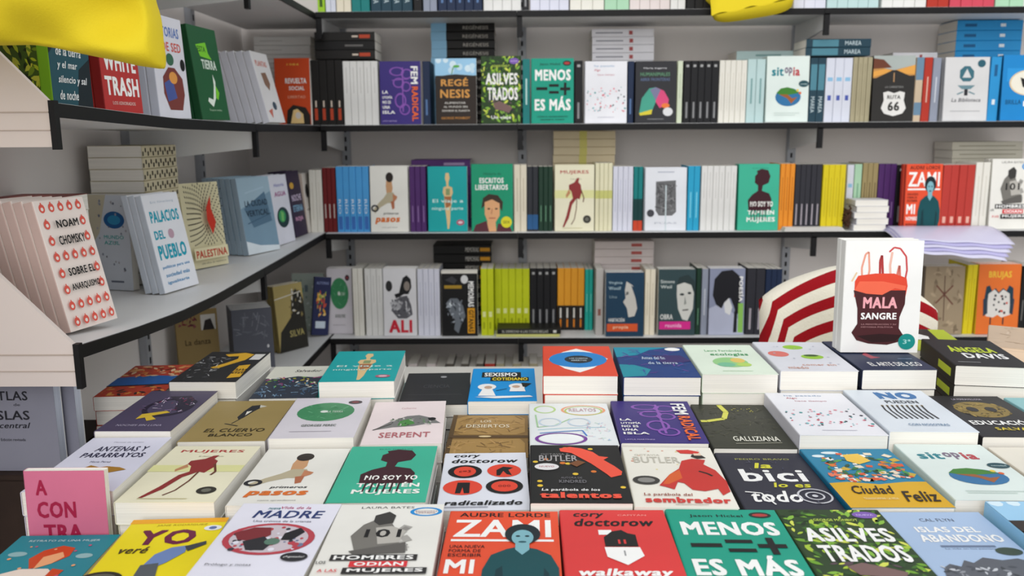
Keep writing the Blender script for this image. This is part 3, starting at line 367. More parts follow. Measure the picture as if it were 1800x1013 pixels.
'dome': dict(c='2F2F33', s='25252A', art=[('t','D8D8DA','Marta Segarra',.2,.1,.76,.13,.02),('t','5A8A6A','HUMANIMALES',.12,.18,.84,.24,.04),('t','5A6A8A','ABRIR FRONTERAS',.12,.27,.84,.32,.03),('p','46A08A',[(.1,.84),(.16,.6),(.34,.44),(.5,.42),(.5,.66),(.42,.8)]),('p','D84A7A',[(.5,.42),(.7,.48),(.82,.62),(.8,.7),(.6,.76),(.5,.66)]),('p','7A7A9A',[(.36,.46),(.5,.42),(.62,.46),(.5,.64)]),('p','D8C83A',[(.1,.84),(.42,.78),(.4,.86),(.12,.88)]),('e','E87A3A',.74,.72,.1,.04),('e','DADADC',.8,.82,.12,.07),('r','9A9A9C',.3,.935,.7,.943)]),
'route': dict(c='2C2A28', s='1E1C1A', art=[('p','A8B0AC',[(0,0),(1,0),(1,.24),(0,.24)]),('p','C08A4A',[(0,.16),(.5,.22),(1,.14),(1,.3),(0,.34)]),('p','6A3A28',[(0,.04),(.24,.06),(.44,.18),(0,.2)]),('p','E0A04A',[(0,.24),(.3,.2),(.48,.24),(0,.32)]),('p','E0A04A',[(.56,.22),(1,.14),(1,.28),(.7,.28)]),('p','2C2A28',[(0,.36),(.46,.22),(.56,.22),(1,.34),(1,.5),(0,.5)]),('l','C89A6A',[(.5,.26),(.5,.4)],.02),('t','8A8A88','LA CARRETERA',.3,.46,.74,.49,.02),
   ('p','E0DEDA',[(.26,.56),(.38,.54),(.52,.57),(.66,.54),(.78,.56),(.76,.68),(.82,.8),(.74,.88),(.52,.92),(.3,.88),(.22,.8),(.28,.68)]),('t','2C2A28','RUTA',.36,.6,.68,.66,.05),('t','2C2A28','66',.38,.7,.66,.84,.06)]),
'crest': dict(c='D4D3D3', s='B8B8BA', art=[('p','3A6A78',[(.34,.2),(.44,.14),(.56,.14),(.66,.22),(.66,.32),(.58,.38),(.42,.38),(.34,.32)]),('p','D4D3D3',[(.4,.32),(.5,.18),(.6,.32)]),('r','2A2A30',.46,.5,.54,.6),('p','6A8A94',[(.3,.44),(.7,.44),(.6,.5),(.4,.5)]),('l','6A8A94',[(.3,.58),(.44,.54)],.03),('l','6A8A94',[(.7,.58),(.56,.54)],.03),('t','5A5A60','La Biblioteca',.18,.64,.84,.7,.02,.2),('e','2A5A6A',.82,.1,.09,.06),('r','A8A8AA',.16,.84,.84,.85)]),
'bluefigure': dict(c='1A84C8', s='12608F', art=[('r','2A94D8',.1,.2,1,.4),('e','EDE8D8',.62,.42,.46,.2),('ring','E0C8A0',.62,.42,.46,.2,.08),('p','1C1818',[(.4,.34),(.56,.38),(.66,.3),(.8,.36),(.78,.5),(.6,.54),(.46,.48)]),('r',Wt,.5,.7,.9,.78),('t','12507A','BRILLA',.1,.68,.45,.75,.03)]),
'noamface': dict(c='12966F', s='0E8562', art=[('t','0C5A44','Historia de',.3,.12,.72,.16,.01),('t',Wt,'ESCRITOS',.2,.2,.78,.28,.06),('t',Wt,'LIBERTARIOS',.1,.3,.88,.38,.06),('p','3A2A20',[(.24,.66),(.28,.5),(.42,.44),(.64,.46),(.76,.56),(.74,.7),(.66,.62),(.34,.6)]),('p','E0A878',[(.32,.56),(.5,.52),(.68,.58),(.68,.76),(.58,.86),(.6,1),(.38,1),(.38,.84),(.32,.74)]),('p','5A2A34',[(.04,1),(.1,.9),(.36,.84),(.42,1)]),('p','5A2A34',[(.6,1),(.64,.88),(.9,.9),(.98,1)]),('e','3A2A20',.42,.66,.035,.012),('e','3A2A20',.6,.66,.035,.012),('l','A85A44',[(.42,.8),(.58,.8)],.02),('l','B87A58',[(.5,.66),(.48,.74)],.02),('e','E0D82A',.84,.86,.13,.085),('t','7A7A20','SEIX',.76,.84,.92,.88,.03)]),
'brush': dict(c='E2E4EA', s='D2D4DC', art=[('r','B8BCC8',.3,.06,.7,.08),('p','6A6A6C',[(.26,.22),(.74,.2),(.76,.7),(.66,.76),(.34,.76),(.26,.68)]),('sc','dash',['3A3A3C','8A8A8C','4A4A4C'],60,(.3,.26,.72,.7),.03,.07,4),('r','C8D4D8',.49,.28,.52,1),('e','44444A',.14,.72,.09,.06),('t','A8ACB8','PÚAS',.24,.86,.78,.89,.0)]),
'ali': dict(c='DEDDE0', s='CFCED2', art=[('e','2A2A2C',.18,.26,.1,.08),('p','1B1B1E',[(.54,.24),(.6,.14),(.72,.1),(.84,.16),(.86,.28),(.76,.38),(.62,.38),(.5,.42),(.38,.44),(.34,.38),(.48,.36)]),('p','5A5A60',[(.3,.5),(.5,.42),(.72,.4),(.84,.54),(.88,.68),(.7,.74),(.44,.74),(.24,.62)]),('p','A8A8AC',[(.2,.5),(.4,.48),(.6,.5),(.5,.6),(.28,.62)]),('sc','leaf',['3A3A40','77777C','C0C0C4'],40,(.26,.44,.82,.7),.03,.06,4),('e','8A8078',.72,.26,.09,.07),('t','C8283A','ALI',.16,.76,.86,.95,.08)]),
'gitana': dict(c='121214', s='DDD8CC', art=[('ring','DDDCD6',.5,.5,.01,.01,.5),('r','DDD9CE',0,0,1,.04),('p','3A3A3E',[(.1,.14),(.3,.08),(.44,.14),(.36,.2)]),('r','A8862A',.08,.22,.56,.27),('e','D8D8D8',.64,.13,.1,.065),('p','6A7078',[(.12,.5),(.24,.42),(.44,.42),(.6,.54),(.66,.7),(.54,.82),(.46,.96),(.34,.9),(.38,.76),(.24,.66)]),('e','D8E0E4',.26,.5,.05,.04),('sc','leaf',['8A9098','3A4048','A8B0B8'],30,(.16,.44,.6,.8),.03,.06,4),('tv',Wt,'MEMORIAS',.74,.16,.9,.55,.06),('r','D8981E',.72,.57,.92,.96),('tv','2A2010','GITANAS',.75,.6,.89,.94,.05)]),
'navyport': dict(c='1C3C54', s='D8D6D0', art=[('t','A8C0C8','Virginia',.08,.14,.44,.19,.03),('t','A8C0C8','Woolf',.08,.22,.4,.27,.03),('p','C8C4BC',[(.54,.14),(.7,.2),(.84,.36),(.86,.5),(.76,.68),(.6,.7),(.56,.56),(.46,.46),(.52,.4),(.5,.28)]),('p','1C3C54',[(.66,.2),(.8,.26),(.96,.5),(.84,.6),(.78,.4)]),('p','6A6A68',[(.54,.3),(.6,.3),(.6,.34),(.52,.36)]),('t','8AA0A8','Una',.1,.36,.3,.4,.02),('t','E0E0DC','HABITACIÓN',.08,.7,.5,.77,.04),('r','D5582C',.04,.8,.84,.92),('t','F0C8A8','propia',.2,.83,.6,.89,.03)]),
'pinkport': dict(c='33484C', s='D8D6CC', art=[('t','C8D0CC','Simone',.06,.16,.44,.21,.03),('t','C8D0CC','Weil',.06,.24,.36,.29,.03),('p','CFCFC8',[(.5,.2),(.66,.16),(.86,.2),(.96,.36),(.94,.6),(.8,.78),(.66,.76),(.54,.6),(.5,.4)]),('p','2A3A3C',[(.48,.24),(.56,.12),(.8,.08),(.98,.18),(1,.4),(.9,.24),(.7,.2)]),('e','2A3436',.64,.38,.06,.018),('e','2A3436',.84,.36,.05,.018),('p','8A8E88',[(.72,.4),(.76,.52),(.7,.54)]),('l','5A5A58',[(.66,.62),(.82,.61)],.03),('t','E0E0DC','OBRA',.06,.68,.4,.76,.04),('r','D52C8A',.04,.79,.88,.91),('t','F0B8D8','reunida',.2,.82,.64,.88,.03)]),
'greyhair': dict(c='8A90A8', s='55586A', art=[('p','B0B4C8',[(0,.6),(.4,.5),(.9,.8),(1,1),(0,1)]),('p','1C1C22',[(.1,.4),(.14,.16),(.34,.04),(.64,.02),(.86,.12),(.92,.4),(.84,.66),(.78,.7),(.7,.56),(.6,.44),(.44,.5),(.36,.6),(.2,.54)]),('p','DADADA',[(.42,.52),(.56,.44),(.66,.58),(.6,.7),(.46,.66)]),('p','1A1A20',[(.72,.64),(.8,.62),(.8,.96),(.7,.96)]),('tv',Wt,'POESÍA',.84,.12,.97,.5,.05),('r','8ABF5A',.83,.52,.97,.96)]),
'kraft': dict(c='9C8A70', s='6A5C4C', art=[('sc','leaf',['8A7860','B09C80','7A6A54'],30,(.05,.05,.95,.95),.05,.12,3),('l','6A3A30',[(.3,.28),(.74,.56)],.03),('l','6A3A30',[(.72,.28),(.3,.54)],.03),('l','5A4034',[(.5,.14),(.52,.8)],.02)]),
'orangegirls': dict(c='E0702C', s='D8B82A', art=[('t','E8B83A','BRUJAS',.24,.1,.78,.22,.06),('p','1C3A4A',[(.16,.52),(.2,.32),(.28,.3),(.34,.38),(.42,.34),(.5,.4),(.6,.34),(.68,.38),(.74,.3),(.84,.34),(.86,.56)]),('p','DAD6D0',[(.22,.74),(.26,.42),(.4,.36),(.5,.42),(.6,.36),(.76,.42),(.8,.72),(.6,.76),(.5,.72),(.4,.76)]),('sc','dot',['2A2A34','C84A3A','2A2A34'],16,(.3,.44,.72,.7),.02,.03,3),('p','2A3A4A',[(.14,.5),(.24,.46),(.26,.7),(.16,.74)]),('p','2A3A4A',[(.78,.46),(.88,.5),(.86,.72),(.78,.7)]),('l','2A2A34',[(.34,.76),(.34,.86)],.03),('l','2A2A34',[(.64,.76),(.64,.86)],.03)]),
'beigepanel': dict(c='CDB49A', s='B89C80', pg='E6CDB4', art=[('sc','dash',['BFA488','D8C2AA'],30,(.05,.05,.95,.95),.04,.1,3)]),
'aqua': dict(c='8FC0C4', s='7AAAB0', art=[('r','B8D8D8',.1,.6,.9,.7)]),
'darkred': dict(c='8C2A22', s='6A1E18', art=[('e','B84A3A',.5,.4,.3,.2)]),
'cream_blank': dict(c='E6E0D2', s='D8D0C0', art=[('l','C8BCA8',[(.2,.3),(.4,.24),(.6,.3)],.01)]),
'whiteplain': dict(c='E4E4EA', s='DCDCE4', art=[('r','B8B8C4',.3,.2,.7,.22)]),
}
# plain-backed volumes that show only their spines: colour, optional printed bands / lettering
def spine(key, c, sp=(), pg='F4F0E7', **k): DESIGNS[key] = dict(c=c, s=k.get('s', c), sp=list(sp), pg=pg)
spine('sp_black_red', '1E1C1B', [('r','B8452A',.74,.92,.3,.7),('r','D8C8B8',.62,.72,.4,.6)])
spine('sp_white', 'DEDDDA', [('r','C0BEBA',.1,.5,.45,.55)])
spine('sp_navy', '1E2C48', [('r','5A7AA8',.6,.85,.35,.6)])
spine('sp_regen', '161413', [('r','8FC3E4',0,.24,0,1),('t','B8B2A8','REGÉNESIS',.5,.9,.02)])
spine('sp_teal', '1C7A78', [('r','BFE0DA',.3,.7,.4,.6)])
spine('sp_blackw', '1B1B1E', [('r','8A8A8C',.66,.92,.36,.62),('r','A8A8A8',.06,.1,.3,.7)])
spine('sp_cream', 'E2D9C4', [('r','B8AC90',.2,.7,.45,.55)])
spine('sp_creamw', 'E3E0D6', [('r','CFCABC',.2,.8,.45,.55)])
spine('sp_palegreen', 'D2DBC2', [('r','9AAA8A',.2,.6,.45,.55)])
spine('sp_paleblue', 'B9D2D2', [('r','7AA0A0',.3,.7,.4,.6)])
spine('sp_darkteal', '24414F', [('r','4F8494',.1,.5,.1,.9),('t','C8D8DC','MAREA',.6,.85,.02)])
spine('sp_whiteblue', 'D3D6E2', [('r','4A5AA8',.58,.66,.3,.7),('r','8ABADA',.3,.36,.2,.8)])
spine('sp_beige', 'A69D80', [('r','8A8268',.1,.9,.46,.54)])
spine('sp_tanblue', 'C8B49A', [('r','6A88A0',0,.35,0,1),('r','6A88A0',.7,.9,0,1)])
spine('sp_red', 'B03426', [('r','D8B0A0',.3,.7,.42,.58)])
spine('sp_greyblue', '8E94A4', [('r','C8CCD4',.3,.7,.42,.58)])
spine('sp_darkred', '6E1E20', [('r','C8C0B8',.56,.78,.38,.62)])
spine('sp_lightblue', '4E9FDC', [('t','E8F0F8','RÍO',.5,.72,.05),('r','3C6EB8',.76,.96,.2,.8)])
spine('sp_purple', '4E2A66', [('r','8A6AA0',.6,.85,.4,.6)])
spine('sp_bluebottom', '2E3036', [('r','2A5A8A',.74,.97,0,1)])
spine('sp_darkgreen', '1E3A2C', [('r','6A9A7A',.6,.85,.42,.58)])
spine('sp_mujeres', 'E2DDBC', [('r','C8C878',.4,.52,0,1)])
spine('sp_lavender', 'D6D7E4', [('r','B0B2C8',.2,.7,.45,.55)])
spine('sp_tealred', '157C7C', [('r','C8442A',.84,1,0,1),('r','103C3C',.5,.84,0,1)])
spine('sp_cyan', '2AA0C8', [('r','7AD0E8',.4,.8,.4,.6)])
spine('sp_orange', 'E58E2A', [('r','B86A18',.2,.7,.42,.58)])
spine('sp_charcoal', '2F2F36', [('r','A8A0A8',.6,.92,.36,.6)])
spine('sp_yellow', 'D9C51E', [('r','B8A418',.2,.8,.45,.55)])
spine('sp_mint', 'A8CFB0', [('r','7AA88A',.3,.7,.4,.6)])
spine('sp_tan', '9C8C62', [('r','6A5C3C',.3,.7,.4,.6)])
spine('sp_zami', 'B73A32', [('r','E8B0A0',.8,.9,.3,.7)])
spine('sp_lime', 'C2CC1E', [('r','E4E8A0',.64,.72,.25,.75),('r','9AA410',.8,.9,.3,.6)])
spine('sp_orangeblack', 'E09A2C', [('r','1E1C1A',.6,1,0,1),('r','D8D4CC',.64,.8,.35,.6),('r','D07A20',.82,.95,.35,.6)])
spine('sp_turq', '22A89A', [('r','7AD0C4',.4,.7,.42,.58)])
spine('sp_grey', 'B4B0AC', [('r','8A5A50',.6,.7,.3,.7)])
spine('sp_blackgold', '151414', [('t','D8D4CC','MEMORIAS',.55,.78,.03),('r','D8981E',.8,.97,.3,.7)])
spine('sp_skyblue', '2A90CC', [('r','1A5A8A',.12,.3,.35,.65),('r','E0E8EC',.66,.74,.35,.65)])
spine('sp_whitepile', 'E2E1E6', [('r','A84A4A',.6,.66,.25,.75),('r','8A8A94',.06,.5,.42,.58)])
spine('sp_pinkpile', 'DACFCC', [('r','B85A54',.62,.8,.3,.7)])
spine('sp_creampile', 'CDBE9E', [('r','C8C06A',.42,.54,0,1)])
spine('sp_speckled', 'CDC3A4', [('r','3A342A',i*.07+.01, i*.07+.045, .12+.3*(i % 2), .5+.3*(i % 2)) for i in range(14)])
spine('sp_violetpile', '5C3478', [('r','B8A0C8',.55,.9,.35,.65)])
spine('sp_greypile', 'B8B4A6', [('r','8A8676',.1,.9,.44,.56)])
spine('sp_black', '171617', [('r','6A6866',.5,.8,.4,.6)])
spine('sp_limeblack', '1C1C1A', [('t','C8C8BC','EL DERECHO A LAS COSAS BELLAS',.08,.8,.01),('r','D8D8D0',.88,.93,.25,.75)])
spine('sp_limecover', 'C9C878')
spine('sp_dim', '5A544C', [('r','8A8478',.3,.7,.4,.6)])
spine('sp_greenyellow', '9CC832', [('r','3A5A1C',.5,.9,.3,.7)])
spine('sp_pinkred', 'C8485A', [('r','F0D8DC',.5,.8,.3,.7)])
spine('sp_blackpages', '151417', [('t','D8D4E0','LA EDUCACIÓN',.1,.6,.02),('r','D9C33A',.64,.9,.3,.7)])
# ---------------------------------------------------------------- the stall
YW, XW, YF, XF = 3.335, -1.06, 2.98, -.70       # back wall, left wall, front edges of the shelves
WALL = mat('DDD7D3', .7, .2, .03, 3); BLACK = mat('0D0C0E', .5, .25, .04); WHITE = mat('DCDCDC', .45, .4, .02, 4)
STEEL = mat('9DA0A6', .35, .6, .04); PANEL = mat('DCCFC8', .55, .3, .02, 4)
struct(box('floor', -1.2, -1.6, -.03, 2.6, 3.5, 0, mat('6E675F', .8, .2, .12, 6)))
struct(box('wall_back', -1.12, YW, 0, 2.6, YW+.04, 2.55, WALL))
struct(box('wall_left', XW-.06, .2, 0, XW, YW, 2.55, WALL))
ZS = [1.90, 1.525, 1.15, .77, .42]
PROF = {0: [(1.305, 1.905), (2.95, 1.90)], 1: [(1.305, 1.547), (1.55, 1.538), (1.75, 1.531), (2.27, 1.525), (2.95, 1.525)],
        2: [(1.305, 1.172), (1.5, 1.155), (1.7, 1.142), (1.9, 1.137), (2.4, 1.141), (2.95, 1.15)], 3: [(1.305, .77), (2.95, .77)], 4: [(1.305, .42), (2.95, .42)]}
def zleft(i, y): return float(np.interp(y, [p[0] for p in PROF[i]], [p[1] for p in PROF[i]]))
T, ST = .018, .020   # board and black strip heights
def bracket(parent, p0, axis, z):
    """plate under the shelf at p0 (front end), running towards the wall; black cap on its nose"""
    x, y = p0; d = .345
    if axis == 'y': pts = [(x, y+.01, z-T), (x, y+d, z-T), (x, y+d, z-.10), (x, y+.01, z-.065)]; off = Vector((.006, 0, 0))
    else: pts = [(x-.01, y, z-T), (x-d, y, z-T), (x-d, y, z-.10), (x-.01, y, z-.065)]; off = Vector((0, .006, 0))
    V = [Vector(p)-off/2 for p in pts]+[Vector(p)+off/2 for p in pts]
    b = mesh_obj('bracket', V, [(3,2,1,0),(4,5,6,7),(0,1,5,4),(1,2,6,5),(2,3,7,6),(3,0,4,7)], [WHITE], parent=parent)
    if axis == 'y': box('bracket_cap', x-.009, y, z-.088, x+.009, y+.012, z-T, BLACK, b)
    else: box('bracket_cap', x-.012, y-.009, z-.088, x, y+.009, z-T, BLACK, b)
def upright(parent, x, y, axis):
    a = .016
    if axis == 'y': o = box('upright', x-a, y-.022, 0, x+a, y, 2.3, STEEL, parent, .002)
    else: o = box('upright', x, y-a, 0, x+.022, y+a, 2.3, STEEL, parent, .002)
    # slots of the rack
    V = []; Fc = []
    for k in range(60):
        z = .1+k*.035
        if axis == 'y': v, f = box_data(x-.004, y-.0228, z, x+.004, y-.0218, z+.018, len(V))
        else: v, f = box_data(x+.0218, y-.004, z, x+.0228, y+.004, z+.018, len(V))
        V += v; Fc += f
    mesh_obj('slots', V, Fc, [BLACK], parent=o)
def back_bay(x0, x1, last, label):
    u = empty('shelving_unit', (x0, YF, 0)); off = Vector((-x0, -YF, 0))
    sub = []
    for i, z in enumerate(ZS):
        s = box('shelf', x0+.0005, YF+.004, z-T, x1-.0005, YW-.024, z, WHITE, u)
        box('edge_strip', x0+.0005, YF, z-ST-.002, x1-.0005, YF+.004, z-.001, BLACK, s)
        bracket(u, (x0+.0095, YF), 'y', z)
        if last: bracket(u, (x1-.0095, YF), 'y', z)
    upright(u, x0+.017, YW, 'y')
    if last: upright(u, x1-.017, YW, 'y')
    u.location = (0, 0, 0)
    tag(u, label, 'shelf', 'white shelving with black front edges')
    return u
back_bay(-.696, -.018, False, 'narrow white back shelving bay with black edges, in the corner')
back_bay(-.018, 1.010, False, 'middle white back shelving bay with black edges, behind the yellow spines')
back_bay(1.010, 2.05, True, 'white back shelving bay with black edges at the right, behind the cushion')
def left_shelf(u, i, y0, y1):
    ys = np.arange(y0, y1+1e-6, (y1-y0)/14)
    V = []; Fc = []; V2 = []
    for y in ys:
        z = zleft(i, y); V += [(XF-.004, y, z), (XW+.024, y, z), (XW+.024, y, z-T), (XF-.004, y, z-T)]
        V2 += [(XF, y, z-.001), (XF-.004, y, z-.001), (XF-.004, y, z-ST-.002), (XF, y, z-ST-.002)]
    for k in range(len(ys)-1):
        b = 4*k
        for j in range(4): Fc.append((b+j, b+(j+1) % 4, b+4+(j+1) % 4, b+4+j))
    Fc += [(0,3,2,1), tuple(len(V)-4+q for q in range(4))]
    s = mesh_obj('shelf', V, Fc, [WHITE], parent=u); mesh_obj('edge_strip', V2, Fc, [BLACK], parent=s)
def left_bay(y0, y1, end, label):
    u = empty('shelving_unit')
    for i in range(5):
        left_shelf(u, i, y0+.0005, y1-.0005)
        if not end: bracket(u, (XF, y0+.0095), 'x', zleft(i, y0))
    if end:
        for i in (0, 1, 2):   # sloping end cheek of every shelf
            z = zleft(i, y0); ya, yb = y0-.010, y0-.001
            pts = [(XF-.008, z+.002), (XF-.008, z-.066), (XW+.03, z-.066), (XW+.03, z+.30), (XF-.29, z+.30)]
            V = [(x, ya, zz) for x, zz in pts]+[(x, yb, zz) for x, zz in pts]; n = len(pts)
            c = mesh_obj('end_panel', V, [tuple(range(n))[::-1], tuple(n+q for q in range(n))]+[(q, (q+1) % n, n+(q+1) % n, n+q) for q in range(n)], [PANEL], parent=u)
            v1, f1 = box_data(XW+.03, ya-.0012, z-.0155, XF-.009, ya+.0005, z-.0135); v2, f2 = box_data(XW+.03, ya-.0012, z-.042, XF-.009, ya+.0005, z-.0405, 8)
            mesh_obj('seam', v1+v2, f1+f2, [mat('B7A79C', .6)], parent=c)
            box('edge_cap', XF-.008, ya-.002, z-.070, XF+.001, yb+.002, z+.003, BLACK, c)
    else: upright(u, XW, y0+.017, 'x')
    upright(u, XW, y0+.055 if end else (y0+y1)/2, 'x')
    tag(u, label, 'shelf', 'white shelving with black front edges')
left_bay(1.305, 2.27, True, 'left wall shelving bay nearest the viewer, with sloping pinkish end panels')
left_bay(2.27, YW-.024, False, 'left wall shelving bay reaching into the back corner')
# ---- display table
TZ = .90
tb = empty('display_table')
O = [(-.70,.70),(1.32,.70),(1.32,2.14),(-.80,2.14),(-.80,1.44),(-.70,1.44)]
mesh_obj('tabletop', [(x,y,TZ-.03) for x,y in O]+[(x,y,TZ) for x,y in O], [(5,4,3,2,1,0),(6,7,8,9,10,11)]+[(q,(q+1)%6,6+(q+1)%6,6+q) for q in range(6)], [mat('D8D4CC', .6, .3, .03)], parent=tb)
box('apron', -.64, .73, TZ-.11, 1.27, .75, TZ-.0305, mat('B8B2A8', .6), tb); box('apron', -.64, 2.09, TZ-.11, 1.27, 2.11, TZ-.0305, mat('B8B2A8', .6), tb)
for x in (-.62, 1.25):
    for y in (.78, 2.06): box('leg', x-.02, y-.02, 0, x+.02, y+.02, TZ-.0305, STEEL, tb, .002)
tag(tb, 'pale display table under the stacks of paperbacks', 'table')

# ---------------------------------------------------------------- stacks on the table
TABLE = {
 'comic_red_blue': (1, -0.7205, 1.5658, 1.0371, 0.0800, 0.1184, 0.2056),
 'black_yellow_nine': (1, -0.5727, 1.5656, 1.0641, -0.0096, 0.1208, 0.2099),
 'dark_map': (1, -0.4377, 1.5649, 1.0334, 0.0516, 0.1142, 0.2102),
 'viaje': (1, -0.3015, 1.5640, 1.0650, 0.0405, 0.1352, 0.2147),
 'blackbook': (1, -0.1663, 1.5652, 1.0195, 0.0346, 0.1262, 0.2045),
 'sexismo': (1, -0.0390, 1.5634, 1.0281, 0.0098, 0.1240, 0.2135),
 'eye': (1, 0.1030, 1.5634, 1.0743, -0.0200, 0.1330, 0.2184),
 'bluewaves': (1, 0.2478, 1.5647, 1.0708, -0.0184, 0.1374, 0.2116),
 'palegreen': (1, 0.3852, 1.5653, 1.0755, -0.0157, 0.1340, 0.2099),
 'ovals': (1, 0.5253, 1.5655, 1.0811, -0.0235, 0.1366, 0.2091),
 'navy': (1, 0.6640, 1.5655, 1.0827, 0.0000, 0.1320, 0.2078),
 'davis': (1, 0.8480, 1.5702, 1.0852, -0.1500, 0.1272, 0.1900),
 'violet': (2, -0.6040, 1.3510, 1.0490, -0.0032, 0.1195, 0.2060),
 'crow': (2, -0.4705, 1.3475, 1.0325, 0.0295, 0.1363, 0.1974),
 'greenoval': (2, -0.3318, 1.3472, 1.0378, 0.0378, 0.1319, 0.2010),
 'pinkbird': (2, -0.1943, 1.3455, 1.0299, 0.0559, 0.1254, 0.2090),
 'planks': (2, -0.0586, 1.3485, 1.0051, -0.0023, 0.1317, 0.1891),
 'doodle': (2, 0.0779, 1.3455, 1.0262, 0.0003, 0.1373, 0.2057),
 'purple': (2, 0.2184, 1.3458, 1.0300, -0.0237, 0.1349, 0.2057),
 'chalk': (2, 0.3562, 1.3442, 1.0229, -0.0267, 0.1278, 0.2132),
 'confetti': (2, 0.4890, 1.3449, 1.0437, -0.0240, 0.1334, 0.2120),
 'no': (2, 0.6259, 1.3452, 1.0487, -0.0331, 0.1337, 0.2111),
 'skull': (2, 0.7650, 1.3478, 1.0378, -0.0300, 0.1250, 0.2045),
 'antenas': (3, -0.6020, 1.1460, 1.0390, 0.0200, 0.1220, 0.1900),
 'mujeres': (3, -0.4676, 1.1343, 1.0293, -0.0011, 0.1317, 0.1966),
 'pasos': (3, -0.3267, 1.1358, 1.0241, 0.0137, 0.1266, 0.1908),
 'noires': (3, -0.1948, 1.1342, 1.0287, 0.0196, 0.1304, 0.1973),
 'discs': (3, -0.0558, 1.1341, 1.0178, 0.0289, 0.1228, 0.1980),
 'talentos': (3, 0.0752, 1.1321, 1.0299, -0.0104, 0.1335, 0.2053),
 'sembrador': (3, 0.2120, 1.1300, 1.0258, -0.0362, 0.1332, 0.2126),
 'bici': (3, 0.3529, 1.1369, 1.0160, -0.0184, 0.1291, 0.2000),
 'ciudad': (3, 0.4851, 1.1318, 1.0234, 0.0031, 0.1336, 0.2055),
 'sitopia': (3, 0.6230, 1.1372, 1.0297, -0.0300, 0.1280, 0.1895),
 'redhair': (4, -0.5839, 0.9186, 0.9888, 0.0330, 0.1281, 0.2082),
 'yo': (4, -0.4355, 0.9199, 1.0109, 0.0599, 0.1211, 0.2087),
 'madre': (4, -0.2999, 0.9203, 1.0312, -0.0201, 0.1282, 0.2088),
 'hombres': (4, -0.1672, 0.9199, 1.0304, 0.0134, 0.1336, 0.2087),
 'zami': (4, -0.0269, 0.9193, 1.0213, -0.0100, 0.1376, 0.2084),
 'radical': (4, 0.1109, 0.9197, 1.0227, -0.0029, 0.1326, 0.2086),
 'menos': (4, 0.2473, 0.9193, 1.0235, -0.0206, 0.1384, 0.2085),
 'asilves': (4, 0.3840, 0.9199, 1.0230, -0.0106, 0.1295, 0.2087),
 'islas': (4, 0.5150, 0.9200, 1.0197, 0.0000, 0.1267, 0.2087),
 'regen': (4, 0.6470, 0.9207, 1.0336, -0.0100, 0.1237, 0.2089),
}
DESC = {
'comic_red_blue':'red and blue comic album','black_yellow_nine':'black book with big yellow figure','dark_map':'dark book with colourful splashes','viaje':'teal book with a golden jar figure','blackbook':'plain black book','sexismo':'bright blue SEXISMO book with white heads','eye':'red book with a blue eye shape','bluewaves':'navy book with turquoise waves','palegreen':'pale green book with green letters','ovals':'grey book with green and pink ovals','navy':'navy book with white lettering','davis':'thick black book with lime lettering',
'violet':'dusky violet book with a yellow cross','crow':'khaki book with a black bird','greenoval':'pinkish grey book with green oval','pinkbird':'pale pink book with a grey bird','planks':'brown wooden plank book','doodle':'white book with pastel line doodles','purple':'purple book with white and orange lettering','chalk':'dark chalkboard book with a yellow curve','confetti':'white book with red and teal confetti','no':'pale book titled NO over matchsticks','skull':'black book with a gold skull',
'antenas':'lavender book with dark blue title','mujeres':'cream MUJERES book with red dancer','pasos':'cream book with a crawling child','noires':'green book with a dark silhouette','discs':'white book with red and black discs','talentos':'black book with a red bird','sembrador':'cream book with a red cloaked figure','bici':'dark slate book with a bicycle','ciudad':'blue and mustard book titled Ciudad Feliz','sitopia':'pale mint book titled sitopia',
'aqua':'pale aqua book at the right edge','cream_blank':'blank cream book at the right edge','beigepanel':'sandy beige book','davisback':'lime and black book',
'redhair':'teal book with a red-haired woman','yo':'bright yellow book titled YO','madre':'lavender MADRE book with round picture','hombres':'off-white book with blue ring sticker','zami':'orange-red ZAMI book with teal figure','radical':'red book with a black fist','menos':'green MENOS ES MÁS book','asilves':'leafy green ASILVESTRADOS book','islas':'pale blue book with grey ruins','regen':'sky blue and soil brown book'}
ROWN = {1:'back', 2:'second', 3:'third', 4:'front'}
DROP = {'blackbook':1,'sexismo':2,'dark_map':2,'comic_red_blue':2,'violet':3,'antenas':3}
R = random.Random(5)
def stack(key, row, x, y, z, a, w, l, n=None, base=TZ):
    w = max(w, .119); l = max(.2, min(l, .212))
    n = n or {1: 5, 2: 4, 3: 4, 4: 4}[row]; h = z-base
    if h < .1: n = min(n, 4)
    t = h/n; d = DESC[key]
    for i in range(n):
        top = i == n-1; k = n-1-i
        lab = f"{d}, on top of its stack, table's {ROWN[row]} row" if top else f"table stack's {ORD[k]} copy under the {d}"
        dx, dy, da = (0, 0, 0) if top else (R.uniform(-.001, .001), R.uniform(-.0015, .0015), R.uniform(-.005, .005))
        flat(key, x+dx, y+dy, base+i*t+.0002, a+da, w-(0 if top else .0025), l-(0 if top else .002), t-.0004, lab, 'books stacked on the display table')
for key, (row, x, y, z, a, w, l) in TABLE.items(): stack(key, row, x, y, z, a, w, l)
stack('aqua', 2, .905, 1.345, 1.035, -.03, .13, .205, 4); stack('cream_blank', 3, .765, 1.130, 1.026, -.02, .132, .205, 4)
stack('beigepanel', 1, 1.035, 1.72, 1.075, -.5, .14, .21, 4); stack('davisback', 1, .865, 1.795, 1.055, -.16, .13, .2, 5)
